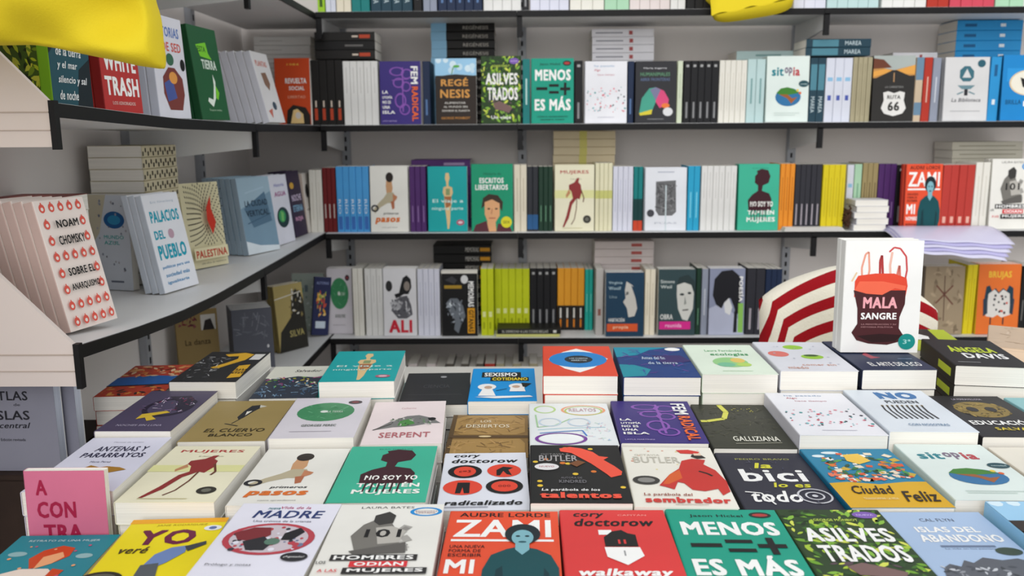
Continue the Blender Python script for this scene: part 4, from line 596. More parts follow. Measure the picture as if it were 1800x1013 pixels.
# ---------------------------------------------------------------- books on the shelves
CM = cam.matrix_world.copy()
def at(px, py, axis, val):
    """where the sight line through a photo point meets the plane axis = val"""
    d = CM.to_3x3() @ Vector(((px-900)/1500, -(py-506.5)/1500, -1)); o = CM.translation
    return o+d*((val-o[axis])/d[axis])
SHN = {0:'top back shelf', 1:'second back shelf', 2:'third back shelf', 3:'fourth back shelf', 4:'lowest back shelf'}
SPW = .142
def face(key, i, x0, x1, ytop, t=.02, copies=0, lean=.05, Y=3.012, yaw=0.0, ybot=None, zoff=0.0, desc=None, hcap=None):
    d = desc or SDESC[key]; yb = {0:16, 1:214, 2:402, 3:584, 4:700}[i]
    a, b = at(x0, yb, 1, Y), at(x1, yb, 1, Y); w = b.x-a.x
    h = (at(x0, ytop, 1, Y).z-ZS[i]-zoff)/math.cos(lean)
    if hcap: h = min(h, hcap)
    w = round(w, 3); h = round(h, 3)
    stand(key, (a.x, Y, ZS[i]+zoff), yaw, lean, w, h, t, f"{d}, facing out on the {SHN[i]}")
    n = Vector((-math.sin(yaw), math.cos(yaw), 0))
    for k in range(copies):
        q = Vector((a.x, Y, ZS[i]+zoff))+n*((t+.0008)/math.cos(lean))*(k+1)+Vector((R.uniform(-.002, .002), 0, 0))
        stand(key, q, yaw, lean, w, h, t, f"{ORD[k]} copy behind the {d} on the {SHN[i]}", f"copies behind front-facing books")
def spines(key, i, x0, x1, n, ytop, desc, lean=0.0, Y=3.02, jit=.0025, d=SPW):
    yb = {0:10, 1:190, 2:380, 3:560, 4:680}[i]
    a, b = at(x0, yb, 1, Y).x, at(x1, yb, 1, Y).x; t = round((b-a)/n-.0006, 4)
    for k in range(n):
        h = round(at(x0, ytop, 1, Y).z-ZS[i], 3)
        lab = (f"{desc} spine on the {SHN[i]}" if n == 1 else f"{ORD[k]} from left of the {NUM[n]} {desc} spines, {SHN[i]}")
        spine_out(key, a+k*(t+.0006), Y+R.uniform(0, jit), ZS[i], t, d, h, lab, None if n == 1 else f"{desc} spines on the {SHN[i]}", lean)
def pile(key, i, x0, x1, ytop, n, desc, on=None, t=None, Y=3.167, d=.14, jx=.002, keys=None, zb=None):
    """books lying flat with their spines to the front; n of them show"""
    a, b = at(x0, ytop, 1, Y).x, at(x1, ytop, 1, Y).x; zt = at((x0+x1)/2, ytop, 1, Y).z
    z0 = ZS[i]+.0003 if on is None else on
    if on is None and t: n = max(n, int(round((zt-z0)/t)))
    t = round((zt-z0)/n, 4); l = round(b-a, 3)
    for k in range(n):
        q = n-1-k
        loc = ((a+b)/2+R.uniform(-jx, jx), Y+d/2+R.uniform(0, .002), z0+k*t+.0002)
        where = 'topmost' if q == 0 else (ORD[q]+' below the top')
        flat(keys[q % len(keys)] if keys else key, *loc, math.pi/2, d, l, t-.0005, f"{desc} book lying {where} of its pile, {SHN[i]}", f"{desc} pile on the {SHN[i]}")
SDESC = {'purple':'purple book with white and orange lettering','regen':'soil brown book with blue sky band','asilves':'leafy green ASILVESTRADOS book','menos':'green MENOS ES MÁS book','confetti':'white book with red confetti','dome':'charcoal book with a coloured dome','sitopia':'pale mint book','route':'dark road book with white shield','crest':'light grey book with a crest','bluefigure':'blue book with a pale disc',
'pasos':'cream book with a crawling child','viaje':'teal book with a golden jar figure','noamface':"green book with a man's face",'mujeres':'cream MUJERES book with red dancer','brush':'white book with grey brush picture','noires':'green book with dark silhouette','zami':'orange-red ZAMI book','hombres':'off-white book with blue ring sticker',
'greenoval':'pinkish grey book with green oval','ali':'white book with boxer and red letters','gitana':'black book with grey portrait','navyport':'navy portrait book with orange band','pinkport':'slate portrait book with magenta band','greyhair':'grey portrait book with green label','kraft':'brown kraft book with dark cross','orangegirls':'orange book with two small figures','greencover4':'pale grey-green book'}
R = random.Random(9)
# second back shelf ----
spines('sp_black_red', 1, 549, 604, 4, 106, 'black and red', lean=0)
spines('sp_white', 1, 605, 666, 5, 108, 'plain white')
face('purple', 1, 669, 741, 108, .018)
spines('sp_navy', 1, 744, 757, 1, 108, 'dark navy')
face('regen', 1, 766, 838, 103, .02, 1)
face('asilves', 1, 846, 916, 99, .02, 2)
face('menos', 1, 934, 1008, 103, .02, 2)
spines('sp_teal', 1, 919, 932, 1, 104, 'teal green')
spines('sp_blackw', 1, 1010, 1024, 1, 107, 'black')
face('confetti', 1, 1028, 1101, 108, .02, 2)
spines('sp_navy', 1, 1103, 1114, 1, 108, 'blue-black narrow')
face('dome', 1, 1116, 1188, 108, .02, 2)
spines('sp_palegreen', 1, 1190, 1199, 1, 107, 'pale green')
spines('sp_blackw', 1, 1201, 1262, 5, 107, 'black white-lettered')
spines('sp_creamw', 1, 1263, 1311, 5, 106, 'cream white')
spines('sp_paleblue', 1, 1312, 1343, 2, 104, 'pale blue')
face('sitopia', 1, 1345, 1419, 99, .022, 2)
spines('sp_darkteal', 1, 1421, 1448, 2, 102, 'dark teal')
spines('sp_whiteblue', 1, 1449, 1495, 3, 102, 'white and blue')
spines('sp_beige', 1, 1496, 1529, 4, 101, 'khaki beige')
face('route', 1, 1531, 1604, 98, .02, 2)
spines('sp_tanblue', 1, 1606, 1619, 1, 101, 'tan and blue')
spines('sp_red', 1, 1620, 1634, 1, 101, 'brick red')
spines('sp_greyblue', 1, 1635, 1649, 1, 102, 'blue grey')
face('crest', 1, 1656, 1733, 101, .02, 2)
spines('sp_skyblue', 1, 1736, 1754, 1, 100, 'sky blue')
face('bluefigure', 1, 1757, 1835, 97, .02, 2)
H1 = at(600, 106, 1, 3.02).z+.004
pile('sp_black', 1, 552, 658, 56, 3, 'black', on=H1, Y=3.022, keys=['sp_black_red', 'sp_black', 'sp_black_red'])
pile('sp_regen', 1, 757, 869, 40, 5, 'blue and black', t=.03)
pile('sp_whitepile', 1, 1041, 1150, 50, 5, 'white', t=.028)
pile('sp_paleblue', 1, 1296, 1408, 89, 1, 'pale mint', t=.03)
pile('sp_darkteal', 1, 1418, 1532, 68, 2, 'dark teal', on=at(1470, 101, 1, 3.02).z+.005, Y=3.022)
pile('sp_whiteplain' if False else 'sp_whitepile', 1, 1570, 1648, 92, 1, 'white narrow', t=.03)
pile('sp_skyblue', 1, 1684, 1800, 35, 4, 'sky blue', t=.035)
# third back shelf ----
spines('sp_creamw', 2, 546, 568, 2, 299, 'cream corner')
spines('sp_darkred', 2, 569, 592, 3, 295, 'dark red')
spines('sp_lightblue', 2, 593, 650, 5, 293, 'light blue')
face('pasos', 2, 652, 718, 293, .02, 2)
spines('sp_purple', 2, 721, 750, 3, 293, 'purple')
face('viaje', 2, 753, 822, 294, .03, 0)
face('noamface', 2, 829, 902, 290, .02, 2)
spines('sp_cream', 2, 904, 926, 2, 290, 'buff cream')
spines('sp_bluebottom', 2, 927, 946, 2, 293, 'grey and blue')
spines('sp_darkgreen', 2, 947, 972, 3, 293, 'dark green')
face('mujeres', 2, 975, 1044, 291, .02, 2)
spines('sp_mujeres', 2, 1046, 1076, 4, 287, 'pale yellow')
spines('sp_lavender', 2, 1077, 1112, 4, 293, 'lavender white')
spines('sp_tealred', 2, 1113, 1129, 2, 293, 'teal and red')
face('brush', 2, 1133, 1205, 296, .02, 2)
spines('sp_cyan', 2, 1208, 1229, 2, 292, 'bright cyan')
spines('sp_white', 2, 1231, 1293, 6, 292, 'white')
face('noires', 2, 1296, 1367, 290, .02, 2)
spines('sp_orange', 2, 1369, 1394, 3, 288, 'orange')
spines('sp_charcoal', 2, 1395, 1441, 5, 289, 'charcoal')
spines('sp_yellow', 2, 1443, 1483, 4, 290, 'bright yellow')
spines('sp_whiteblue', 2, 1485, 1497, 1, 290, 'white and blue', Y=3.10)
spines('sp_mint', 2, 1498, 1511, 1, 289, 'mint green', Y=3.10)
spines('sp_tan', 2, 1512, 1539, 3, 287, 'tan', Y=3.10)
spines('sp_purple', 2, 1540, 1571, 3, 288, 'plum purple', Y=3.10)
spines('sp_blackw', 2, 1572, 1586, 1, 290, 'black', Y=3.10)
face('zami', 2, 1588, 1651, 290, .02, 1)
spines('sp_zami', 2, 1653, 1708, 4, 290, 'red')
spines('sp_creamw', 2, 1709, 1734, 2, 286, 'off-white')
face('hombres', 2, 1737, 1812, 281, .02, 2)
pile('sp_violetpile', 2, 723, 827, 281, 1, 'violet', t=.03)
pile('sp_creampile', 2, 973, 1082, 230, 5, 'cream', t=.03)
pile('sp_greypile', 2, 1676, 1800, 249, 4, 'grey cream', on=at(1690, 289, 1, 3.02).z+.012, Y=3.16, d=.13) if False else pile('sp_greypile', 2, 1676, 1800, 249, 4, 'grey cream', t=.03)
# fourth back shelf ----
face('greencover4', 3, 556, 575, 474, .012, 0, Y=3.13) if False else None
face('greenoval', 3, 577, 621, 474, .02, 2, Y=3.05)
spines('sp_creamw', 3, 622, 640, 2, 472, 'cream white')
spines('sp_white', 3, 643, 674, 3, 473, 'plain white')
face('ali', 3, 675, 733, 474, .02, 2)
spines('sp_lavender', 3, 735, 774, 4, 473, 'lavender white')
face('gitana', 3, 777, 840, 478, .02, 1)
spines('sp_lime', 3, 846, 868, 2, 473, 'forward lime yellow')
spines('sp_lime', 3, 870, 931, 5, 473, 'lime yellow', Y=3.10)
spines('sp_blackw', 3, 932, 979, 4, 472, 'black white-lettered', Y=3.10)
spines('sp_orangeblack', 3, 980, 1027, 4, 472, 'orange and black', Y=3.10)
spines('sp_turq', 3, 1028, 1042, 2, 474, 'turquoise', Y=3.10)
spines('sp_grey', 3, 1047, 1060, 1, 474, 'grey')
face('navyport', 3, 1064, 1131, 481, .02, 2, Y=2.995)
spines('sp_cream', 3, 1133, 1151, 2, 474, 'cream')
face('pinkport', 3, 1156, 1221, 475, .02, 2)
spines('sp_darkgreen', 3, 1223, 1231, 1, 472, 'dark green')
spines('sp_greyblue', 3, 1232, 1243, 1, 473, 'blue grey')
face('greyhair', 3, 1245, 1307, 474, .02, 2)
spines('sp_charcoal', 3, 1311, 1342, 2, 472, 'charcoal')
spines('sp_navy', 3, 1343, 1372, 3, 473, 'navy')
pile('sp_blackgold', 3, 761, 864, 431, 2, 'black and gold', on=at(800, 470, 1, 3.12).z, Y=3.12) if False else pile('sp_blackgold', 3, 761, 864, 431, 2, 'black and gold', t=.036)
pile('sp_pinkpile', 3, 1046, 1150, 424, 4, 'pinkish white', t=.03)
face('kraft', 3, 1621, 1690, 470, .02, 2)
spines('sp_yellow', 3, 1694, 1712, 2, 466, 'bright yellow')
face('orangegirls', 3, 1714, 1788, 466, .02, 2)
spines('sp_black', 3, 1790, 1812, 2, 468, 'black')
# books lying in front on the fourth back shelf
a, b = at(868, 588, 1, 2.99), at(986, 588, 1, 2.99)
L0 = round(b.x-a.x, 3)
# top back shelf: only the feet of the books show
X0 = 560
for key, x0, x1, n, desc in (('sp_greenyellow',558,571,1,'green and white'),('sp_whiteblue',572,590,2,'pale lilac'),('sp_cream',591,617,2,'cream'),('sp_teal',618,650,2,'teal'),('sp_darkteal',652,725,4,'dark teal'),('sp_black',727,742,1,'black'),
        ('sp_greyblue',744,768,2,'grey'),('sp_navy',770,848,5,'deep blue'),('sp_white',850,916,4,'white'),('sp_blackw',918,930,1,'black lettered'),('sp_lavender',932,1000,4,'lavender'),('sp_creamw',1002,1062,3,'off-white'),('sp_mint',1063,1106,2,'pale mint'),('sp_pinkpile',1107,1178,4,'pink and white'),('sp_white',1179,1205,2,'clean white'),('sp_black',1207,1252,3,'black unlettered'),
        ('sp_lavender',1395,1452,3,'lilac white'),('sp_paleblue',1454,1545,5,'pale blue'),('sp_white',1550,1628,4,'bright white'),('sp_red',1630,1668,2,'brick red'),('sp_pinkred',1670,1748,4,'pink red'),('sp_mint',1750,1800,2,'mint')):
    yb = 10; a_, b_ = at(x0, yb, 1, 3.02).x, at(x1, yb, 1, 3.02).x; t = round((b_-a_)/n-.0006, 4)
    for k in range(n):
        spine_out(key, a_+k*(t+.0006), 3.02+R.uniform(0, .003), ZS[0], t, SPW, .205+.01*(k % 2), (f"{desc} spine on the top back shelf" if n == 1 else f"{ORD[k]} from left of the {NUM[n]} {desc} spines, top back shelf"), None if n == 1 else f"{desc} spines on the top back shelf")
# lowest back shelf, in the dark behind the table
for key, x0, x1, n, desc in (('sp_black',592,640,3,'black'),('sp_charcoal',642,715,4,'charcoal'),('sp_pinkpile',717,782,4,'pale pink'),('sp_dim',784,850,5,'dim brown'),('sp_red',852,870,1,'red'),('sp_beige',872,960,6,'beige')):
    a_, b_ = at(x0, 640, 1, 3.05).x, at(x1, 640, 1, 3.05).x; t = round((b_-a_)/n-.0006, 4)
    for k in range(n):
        spine_out(key, a_+k*(t+.0006), 3.05+R.uniform(0, .003), ZS[4], t, .15, .235-.012*(k % 2), f"{ORD[k]} from left of the {NUM[n]} {desc} spines, lowest back shelf" if n > 1 else f"{desc} spine on the lowest back shelf", None if n == 1 else f"{desc} spines on the lowest back shelf")
# ---- left shelves
LDESC = {'chomsky':'cream book patterned with small red signs','circle':'pale book with a blue oval','palacios':'white book with big turquoise title','palestina':'beige book with black dashes and red flame','bluephoto':'steel blue photographic book','globe':'white book with a green globe','darkpurple':'dark purple book','whitecircle':'white book with a black disc',
 'leafy':'yellow-green leafy book','script':'dark teal book with white script','trash':'red WHITE TRASH book','bottle':'white book with a coloured bottle shape','green':'dark green book with lime patch','whitelean':'slanted white book','redorange':'orange-red book','tan4':'tan book with a small photo','grey4':'dark grey book','tanblack4':'tan and black book','bookmark':'narrow navy book with golden ornament'}
LS = {1:'upper left shelf', 2:'middle left shelf', 3:'lower left shelf'}
def lface(key, i, x, y, yaw, lean, w, h, t=.02, copies=0, sl=0.0, roll=0):
    d = LDESC[key]; z = zleft(i, y) if i != 3 else .77
    stand(key, (x, y, z+.001), yaw, lean, w, h, t, f"{d}, facing out on the {LS[i]}", None, roll)
    n = Vector((-math.sin(yaw), math.cos(yaw), 0)); tx = Vector((math.cos(yaw), math.sin(yaw), 0))
    for k in range(copies):
        q = Vector((x, y, z+.001))+n*((t+.0008)/math.cos(lean))*(k+1)+tx*sl*(k+1)
        stand(key, q, yaw, lean, w, h, t, f"{ORD[k]} copy behind the {d}, {LS[i]}", 'copies behind front-facing books', roll)
lface('chomsky', 2, -.765, 1.397, 1.344, .227, .116, .226, .02, 5)
lface('circle', 2, -1.024, 1.978, -.27, .02, .120, .222, .02, 0)
lface('palacios', 2, -.814, 1.898, 1.36, .192, .133, .226, .017, 2)
lface('palestina', 2, -.879, 2.22, 1.117, .11, .135, .228, .022, 0)
lface('bluephoto', 2, -.806, 2.475, 1.204, .14, .149, .226, .02, 5)
lface('globe', 2, -.772, 2.67, 1.45, .11, .139, .22, .02, 2)
lface('darkpurple', 2, -.764, 2.851, 1.48, .12, .12, .222, .02, 2)
lface('whitecircle', 2, -.755, 2.985, 1.56, .07, .09, .208, .016, 1)
lface('leafy', 1, -.862, 1.375, 1.56, .02, .185, .2, .02, 0)
lface('script', 1, -.752, 1.392, 1.56, .01, .125, .205, .02, 0)
lface('trash', 1, -.757, 1.575, 1.53, .04, .142, .205, .02, 2)
lface('bottle', 1, -.752, 1.80, 1.5, .05, .142, .212, .02, 3)
lface('green', 1, -.745, 2.02, 1.47, .12, .145, .218, .02, 3)
lface('whitelean', 1, -.742, 2.545, 1.53, .235, .145, .21, .022, 5)
lface('redorange', 1, -.853, 3.0, 0.0, .05, .122, .225, .02, 1)
lface('tan4', 3, -1.02, 2.43, .484, .1, .12, .211, .02, 0)
lface('grey4', 3, -.86, 2.45, .456, .1, .118, .21, .02, 4)
lface('tanblack4', 3, -.813, 2.761, .95, .1, .121, .225, .02, 1)
lface('bookmark', 3, -.765, 2.99, .5, .1, .062, .212, .014, 0, roll=-.13)
stand('greencover4', (-.86, 3.1, .77), 0, .06, .12, .215, .02, "pale grey-green book in the corner of the fourth shelf")
pile('sp_white', 1, 446, 545, 64, 3, 'white corner', t=.03, Y=3.06+.07, d=.14)
# pile of speckled books behind the turquoise-titled one, fore parts to the viewer
zt = at(222, 256, 1, 2.08).z; z0 = zleft(2, 2.2)+.002; n = 12; t = round((zt-z0)/n, 4)
for k in range(n):
    q = n-1-k
    flat('sp_speckled', -.962+R.uniform(-.002, .002), 2.123+R.uniform(-.002, .002), z0+k*t, math.pi, .13, .2, t-.0006, f"speckled cream book lying {'topmost' if q == 0 else ORD[q]+' below the top'} of its pile, middle left shelf", 'speckled cream books piled on the middle left shelf')
zt = at(60, 348, 0, -.95).z; z0 = zleft(2, 1.66)+.004
for k, (key, dsc) in enumerate((('whiteplain','white'),('darkred','dark red'),('sp_lavender','lilac'),('sp_cyan','cyan edged'),('sp_whiteblue','white and blue'),('sp_cream','cream'),('darkred','wine red'))):
    flat(key, -.978, 1.66+.002*k, z0+k*(zt-z0)/7, 0, .14, .21, (zt-z0)/7-.0006, f"{dsc} book lying behind the red-patterned books, middle left shelf")
# ---------------------------------------------------------------- other things
NAVYZ = [v[3] for k, v in TABLE.items() if k == 'navy'][0]
stand('mala', (.600, 1.575, NAVYZ+.0008), -.03, .035, .143, .212, .026, 'white MALA SANGRE book standing upright on the navy book', 'copies of the white book with the blood bag')
stand('mala', (.6008, 1.575+.0272, NAVYZ+.0008), -.03, .035, .143, .212, .022, 'second copy standing right behind the MALA SANGRE book', 'copies of the white book with the blood bag')
a, b = at(37, 832, 1, 1.026), at(179, 832, 1, 1.026)
stand('contra', (a.x, 1.024, TZ+.0005), .02, .03, b.x-a.x, a.z-TZ, .0115, 'pink book with crimson letters standing at the left table end')
# dark crate and the grey books on it, left bookcase
cr_ = empty('wooden_crate'); CW = mat('33241D', .6, .3, .15, 20)
box('crate_side', -1.03, 1.335, .7705, -.81, 1.350, .93, CW, cr_, .001); box('crate_side', -1.03, 1.60, .7705, -.81, 1.615, .93, CW, cr_, .001)
box('crate_end', -1.03, 1.3505, .7705, -1.018, 1.5995, .93, CW, cr_, .001); box('crate_end', -.822, 1.3505, .7705, -.81, 1.5995, .93, CW, cr_, .001)
box('crate_lid', -1.03, 1.335, .9305, -.81, 1.615, .94, CW, cr_, .001)
tag(cr_, 'dark brown wooden crate under the grey books in the left bookcase', 'crate')
ar = at(97, 720, 1, 1.352); at_ = at(50, 667, 1, 1.352)
stand('atlas', (ar.x-.138, 1.352, .9405), 0, .0, .138, at_.z-.9405, .022, 'grey book with dark serif title standing in the left bookcase')
stand('atlas', (ar.x-.135+.016, 1.380, .9405), 0, .0, .138, at_.z-.9405-.008, .022, 'second grey copy behind the serif-titled book, left bookcase')
# flat books in front of the lime row
p0, p1 = at(874, 588, 1, 2.988), at(986, 588, 1, 2.988); LL = round(p1.x-p0.x, 3); zb = ZS[3]+.0005
flat('sp_limecover', (p0.x+p1.x)/2-.004, 3.043, zb, math.pi/2, .10, LL, .011, 'thin lime-covered book lying under the black-spined one, fourth back shelf')
flat('sp_limeblack', (p0.x+p1.x)/2, 3.042, zb+.0113, math.pi/2, .10, LL, .019, 'black-spined book lying in front of the lime yellow spines')
# small white notebooks lying on the third back shelf, with the brown cord
p0, p1 = at(1503, 402, 1, 2.99), at(1560, 402, 1, 2.99); zt = at(1530, 352, 1, 2.99).z; h = (zt-ZS[2])/5
for k in range(5):
    flat('whiteplain', (p0.x+p1.x)/2+(-.003, .004, -.002, .003, 0)[k], 3.043, ZS[2]+.0005+k*h, (0, .03, -.02, .02, -.03)[k], p1.x-p0.x, .094, h-.0006, f"small white notebook, {ORD[k]} from the bottom of its pile before the plum spines", 'small white notebooks piled on the third back shelf')
def tube(bmV, bmF, pts, r, n=6):
    base = len(bmV); P = [Vector(p) for p in pts]
    for i, p in enumerate(P):
        t = (P[min(i+1, len(P)-1)]-P[max(i-1, 0)]).normalized(); a = t.cross(Vector((0, 0, 1)) if abs(t.z) < .9 else Vector((1, 0, 0))).normalized(); b2 = t.cross(a)
        for k in range(n): bmV.append(p+(a*math.cos(2*math.pi*k/n)+b2*math.sin(2*math.pi*k/n))*r)
    for i in range(len(P)-1):
        for k in range(n): bmF.append((base+i*n+k, base+i*n+(k+1) % n, base+(i+1)*n+(k+1) % n, base+(i+1)*n+k))
    bmF.append(tuple(base+k for k in range(n))[::-1]); bmF.append(tuple(base+(len(P)-1)*n+k for k in range(n)))
V = []; Fc = []; RR = random.Random(3); cx = p0.x-.022
for q in range(11):
    ph = RR.uniform(0, 6.28); z0 = RR.uniform(.004, .075); amp = RR.uniform(.006, .013)
    tube(V, Fc, [(cx+amp*math.cos(ph+u*1.1), 3.02+.018*math.sin(ph+u*.9)+RR.uniform(-.002, .002), ZS[2]+.006+z0*.5+u*.0085*(1 if q % 2 else .8)) for u in range(6)], .0035)
tag(mesh_obj('cord_bundle', V, Fc, [mat('4A3226', .8, .2, .2, 60)], smooth=True), 'tangled dark brown cord beside the small white notebooks', 'cord')
p0, p1 = at(1378, 402, 1, 2.975), at(1486, 402, 1, 2.975)
ls = empty('leaflet_pile'); 
for k in range(4): box('leaflet', p0.x+.002*k, 2.972+.001*k, ZS[2]+.0006+k*.0034, p1.x-.003*k, 3.018, ZS[2]+.0036+k*.0034, mat('DAD7D2', .6, .2), ls, .0006)
tag(ls, 'flat white leaflets lying at the feet of the charcoal and yellow spines', 'leaflets')
# lilac sheets hanging over the shelf edge
sh = empty('plastic_sleeves'); LIL = mat('B7B2DC', .25, .5, .04); 
pa, pb = at(1562, 402, 1, 2.95), at(1745, 415, 1, 2.95)
for k in range(5):
    V = []; Fc = []; nx, ny = 24, 14; RR = random.Random(20+k); x0, x1 = pa.x+.004*k, pb.x-.012*(4-k); y1, y0 = 3.008, 2.80+.012*k
    for j in range(ny+1):
        for i in range(nx+1):
            u, v = i/nx, j/ny; x = x0+(x1-x0)*u+.03*(1-v)*(u-.3); y = y0+(y1-y0)*v
            z = ZS[2]+.0016+k*.0034; s = max(0, 2.978-y)
            z += -(s**1.6)*(.75+.5*u)+.0012*math.sin(u*17+k)*(1-v)*s*40*.3
            V.append((x, y, max(z, 1.0)))
    b0 = len(V); V += [(x, y, z-.0012) for x, y, z in V]
    for j in range(ny):
        for i in range(nx):
            q = j*(nx+1)+i; Fc += [(q, q+1, q+nx+2, q+nx+1), (b0+q, b0+q+nx+1, b0+q+nx+2, b0+q+1)]
    rim = [i for i in range(nx+1)]+[j*(nx+1)+nx for j in range(1, ny+1)]+[ny*(nx+1)+i for i in range(nx-1, -1, -1)]+[j*(nx+1) for j in range(ny-1, 0, -1)]
    Fc += [(rim[i], b0+rim[i], b0+rim[(i+1) % len(rim)], rim[(i+1) % len(rim)]) for i in range(len(rim))]
    mesh_obj('sleeve', V, Fc, [LIL if k % 2 else mat('D2CFE6', .3, .5, .03)], parent=sh, smooth=True)
tag(sh, 'lilac plastic sleeves drooping over the third shelf edge below the ZAMI book', 'plastic sleeves')
# ---- cloth things
def pillow(name, a, b, T_, m, shape=None, n=28, parent=None, e=.42):
    V = []; Fc = []
    for s in (1, -1):
        for j in range(n+1):
            for i in range(n+1):
                u, v = -1+2*i/n, -1+2*j/n; w = max(0, (1-u**4)*(1-v**4))**e
                x, z, y = a*u*(1-.06*(1-abs(v))), b*v*(1-.06*(1-abs(u))), -s*T_*w
                V.append(shape(u, v, x, y, z, s) if shape else (x, y, z))
    N = (n+1)**2
    for s in (0, 1):
        for j in range(n):
            for i in range(n):
                q = s*N+j*(n+1)+i; f = (q, q+1, q+n+2, q+n+1); Fc.append(f if s == 0 else f[::-1])
    o = mesh_obj(name, V, Fc, [m], parent=parent, smooth=True)
    bm = bmesh.new(); bm.from_mesh(o.data); bmesh.ops.remove_doubles(bm, verts=bm.verts[:], dist=1e-5); bm.to_mesh(o.data); bm.free(); return o
def cloth_mat(name, colour, amount=.5, scale=260):
    m, n, b = _new(name); tc = n.nodes.new('ShaderNodeTexCoord'); w1 = n.nodes.new('ShaderNodeTexNoise'); bu = n.nodes.new('ShaderNodeBump')
    w1.inputs['Scale'].default_value = scale; n.links.new(tc.outputs['Object'], w1.inputs['Vector']); n.links.new(w1.outputs['Fac'], bu.inputs['Height'])
    bu.inputs['Strength'].default_value = amount; bu.inputs['Distance'].default_value = .002; n.links.new(bu.outputs[0], b.inputs['Normal'])
    b.inputs['Base Color'].default_value = lin(colour); b.inputs['Roughness'].default_value = .85; b.inputs['Specular IOR Level'].default_value = .15
    return m, n, b
cmt, n, b = cloth_mat('striped_knit', 'EDE8DA', .8, 180)
tc = n.nodes.new('ShaderNodeTexCoord'); sx = n.nodes.new('ShaderNodeSeparateXYZ'); n.links.new(tc.outputs['Object'], sx.inputs[0])
def mth(op, a_, b_=None):
    q = n.nodes.new('ShaderNodeMath'); q.operation = op
    for i, v in enumerate((a_, b_)):
        if v is None: continue
        if isinstance(v, (int, float)): q.inputs[i].default_value = v
        else: n.links.new(v, q.inputs[i])
    return q.outputs[0]
dx = mth('SUBTRACT', sx.outputs['X'], .03); arc = mth('MULTIPLY', mth('POWER', mth('ABSOLUTE', dx), 2.0), 1.7)
f = mth('ADD', mth('ADD', sx.outputs['Z'], arc), mth('MULTIPLY', mth('MAXIMUM', mth('SUBTRACT', -.165, mth('ADD', sx.outputs['X'], mth('MULTIPLY', sx.outputs['Z'], .55))), 0.0), 1.0)); st = mth('SINE', mth('MULTIPLY', mth('ADD', f, .008), 2*math.pi/.056))
mk = mth('GREATER_THAN', st, .08); mx = n.nodes.new('ShaderNodeMix'); mx.data_type = 'RGBA'
n.links.new(mk, mx.inputs[0]); mx.inputs[6].default_value = lin('E9E3D2'); mx.inputs[7].default_value = lin('9A121C'); n.links.new(mx.outputs[2], b.inputs['Base Color'])
def cshape(u, v, x, y, z, s):
    k = (v+1)/2
    z2 = z-.115*k*max(0, abs(u+.0)-.12)**1.6*(1.25 if u > 0 else 1.0); x2 = x*(1.0+.10*(1-k))
    return (x2, y+.004*math.sin(x*45+z*20), z2+.004*math.sin(x*26))
YC = 2.02; cL, cR = at(1335, 520, 1, YC).x, at(1648, 560, 1, YC).x; cT = at(1470, 464, 1, YC).z
hb = (cT-TZ)/2
cu = pillow('cushion', (cR-cL)/2, hb, .062, cmt, cshape); cu.location = ((cL+cR)/2, YC, TZ+hb+.004); cu.rotation_euler = (math.radians(-8), 0, 0)
tag(cu, 'red and cream striped cushion standing behind the white MALA SANGRE book', 'cushion')
ymt, n, b = cloth_mat('yellow_cotton', 'E3CB2A', .25, 420); b.inputs['Roughness'].default_value = .75
# tote hanging at the upper left, lower right corner hangs low
YB = 1.16
bl = [at(px, py, 1, YB) for px, py in ((-330, 60), (-160, 70), (0, 80), (60, 79), (100, 85), (150, 96), (200, 106), (245, 116), (280, 121), (289, 121))]
rt = [at(px, py, 1, YB) for px, py in ((289, 121), (286, 95), (277, 50), (264, 3), (255, -60), (250, -140), (246, -260))]
bs = [i/(len(bl)-1) for i in range(len(bl))]; rs = [i/(len(rt)-1) for i in range(len(rt))]
def tshape(u, v, x, y, z, s):
    U, Vv = (u+1)/2, (v+1)/2
    X = np.interp(U, bs, [p.x for p in bl]); Z0 = np.interp(U, bs, [p.z for p in bl])
    xr = np.interp(Vv, rs, [p.x for p in rt]); zr = np.interp(Vv, rs, [p.z for p in rt])
    X2 = bl[0].x+(X-bl[0].x)*(xr-bl[0].x)/(bl[-1].x-bl[0].x); Z = Z0+(zr-rt[0].z)*(1.0+(rt[0].z-Z0)/(rt[-1].z-rt[0].z))
    fold = .009*math.sin(X2*40+Z*44)+.016*math.sin(X2*22-Z*46+1.2)
    return (float(X2), YB+y*1.0+fold*(1-abs(u)**6)*(1-abs(v)**6), float(Z))
tote = empty('tote_bag', (0, 0, 0))
pillow('bag_body', .2, .2, .035, ymt, tshape, 40, tote)
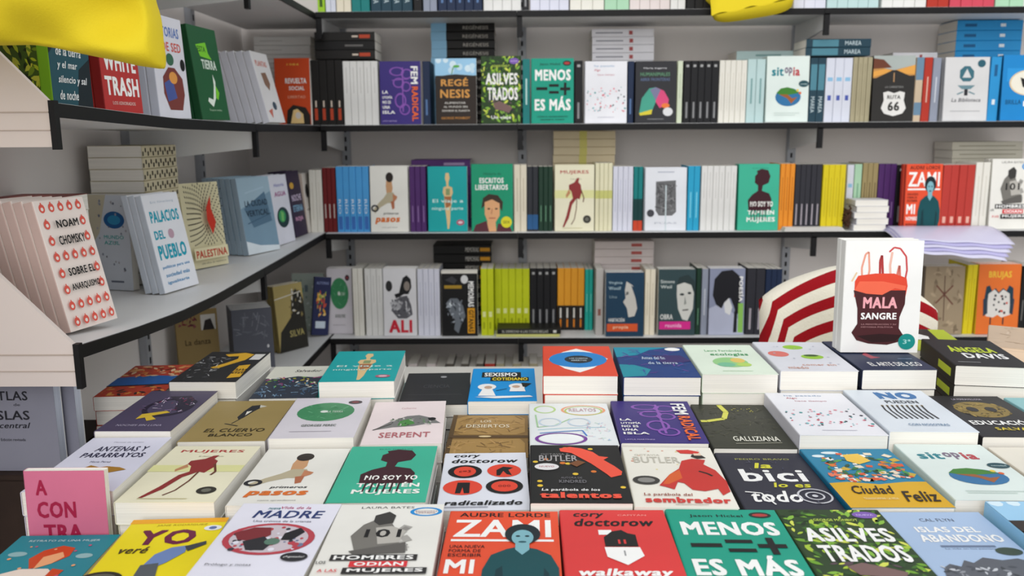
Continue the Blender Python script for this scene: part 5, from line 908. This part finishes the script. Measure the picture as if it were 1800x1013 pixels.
for q in (0, 1):
    V = []; Fc = []; xa, xb, zt = rt[-1].x-.32, rt[-1].x-.10, rt[-1].z-.006; yy = YB+(-.012, .012)[q]
    pts = [(xa+(xb-xa)*(.5-.5*math.cos(math.pi*k/12)), zt+.20*math.sin(math.pi*k/12)) for k in range(13)]
    for x, z in pts: V += [(x-.0, yy-.002, z), (x, yy+.002, z), (x+.0, yy+.002, z+.022), (x, yy-.002, z+.022)]
    for k in range(12):
        for j in range(4): Fc.append((4*k+j, 4*k+(j+1) % 4, 4*k+4+(j+1) % 4, 4*k+4+j))
    mesh_obj('strap', V, Fc, [ymt], parent=tote)
V = []; Fc = []; tube(V, Fc, [(rt[-1].x-.21, YB-.03, rt[-1].z+.215), (rt[-1].x-.21, YB+.0, rt[-1].z+.190), (rt[-1].x-.21, YB+.05, rt[-1].z+.190), (rt[-1].x-.21, YB+.136, rt[-1].z+.190)], .004)
mesh_obj('hook', V, Fc, [STEEL], parent=tote)
tag(tote, 'bright yellow cloth bag hanging in front of the upper left shelf', 'bag')
# folded yellow bag lying on the top shelf, lip over the edge
xa, xb = at(1246, 8, 1, 2.94).x, at(1393, 8, 1, 2.94).x; xm = (xa+xb)/2
def fshape(u, v, x, y, z, s):
    Y = 3.045+.125*v; Z = 1.985+y*-1.0*(1 if s > 0 else 1)
    Z = 1.985+(.085 if s > 0 else -.078)*max(0, (1-u**4)*(1-v**4))**.3
    if s < 0: Z = max(Z, 1.9065)
    lip = max(0, 2.972-Y)/.05
    Z -= lip*.085*(1-.3*u)
    return (xm+(xb-xa)/2*u+.006*math.sin(v*5), Y, Z+.004*math.sin(u*9+v*4)*(1 if s > 0 else 0))
fb = pillow('cloth_bag', .15, .1, .08, ymt, fshape, 24)
tag(fb, 'folded yellow cloth bag lying on the top back shelf', 'bag')

# ---------------------------------------------------------------- the remaining paperbacks, the least seen ones, as one object
if REST:
    V = []; Fc = []; mi = []; mats = []; idx = {}
    for M, cm, pm in REST:
        A = np.array(M)
        for me in (cm, pm):
            co = np.empty(len(me.vertices)*3); me.vertices.foreach_get('co', co); co = co.reshape(-1, 3) @ A[:3, :3].T+A[:3, 3]
            b0 = len(V); V += [tuple(p) for p in co]; loc = []
            for m in me.materials:
                if m.name not in idx: idx[m.name] = len(mats); mats.append(m)
                loc.append(idx[m.name])
            for p in me.polygons: Fc.append(tuple(b0+v for v in p.vertices)); mi.append(loc[p.material_index])
    o = mesh_obj('paperbacks', V, Fc, mats, mi)
    o['label'] = 'further paperbacks filling the stacks, piles and rows behind and below the others'; o['category'] = 'books'; o['kind'] = 'stuff'
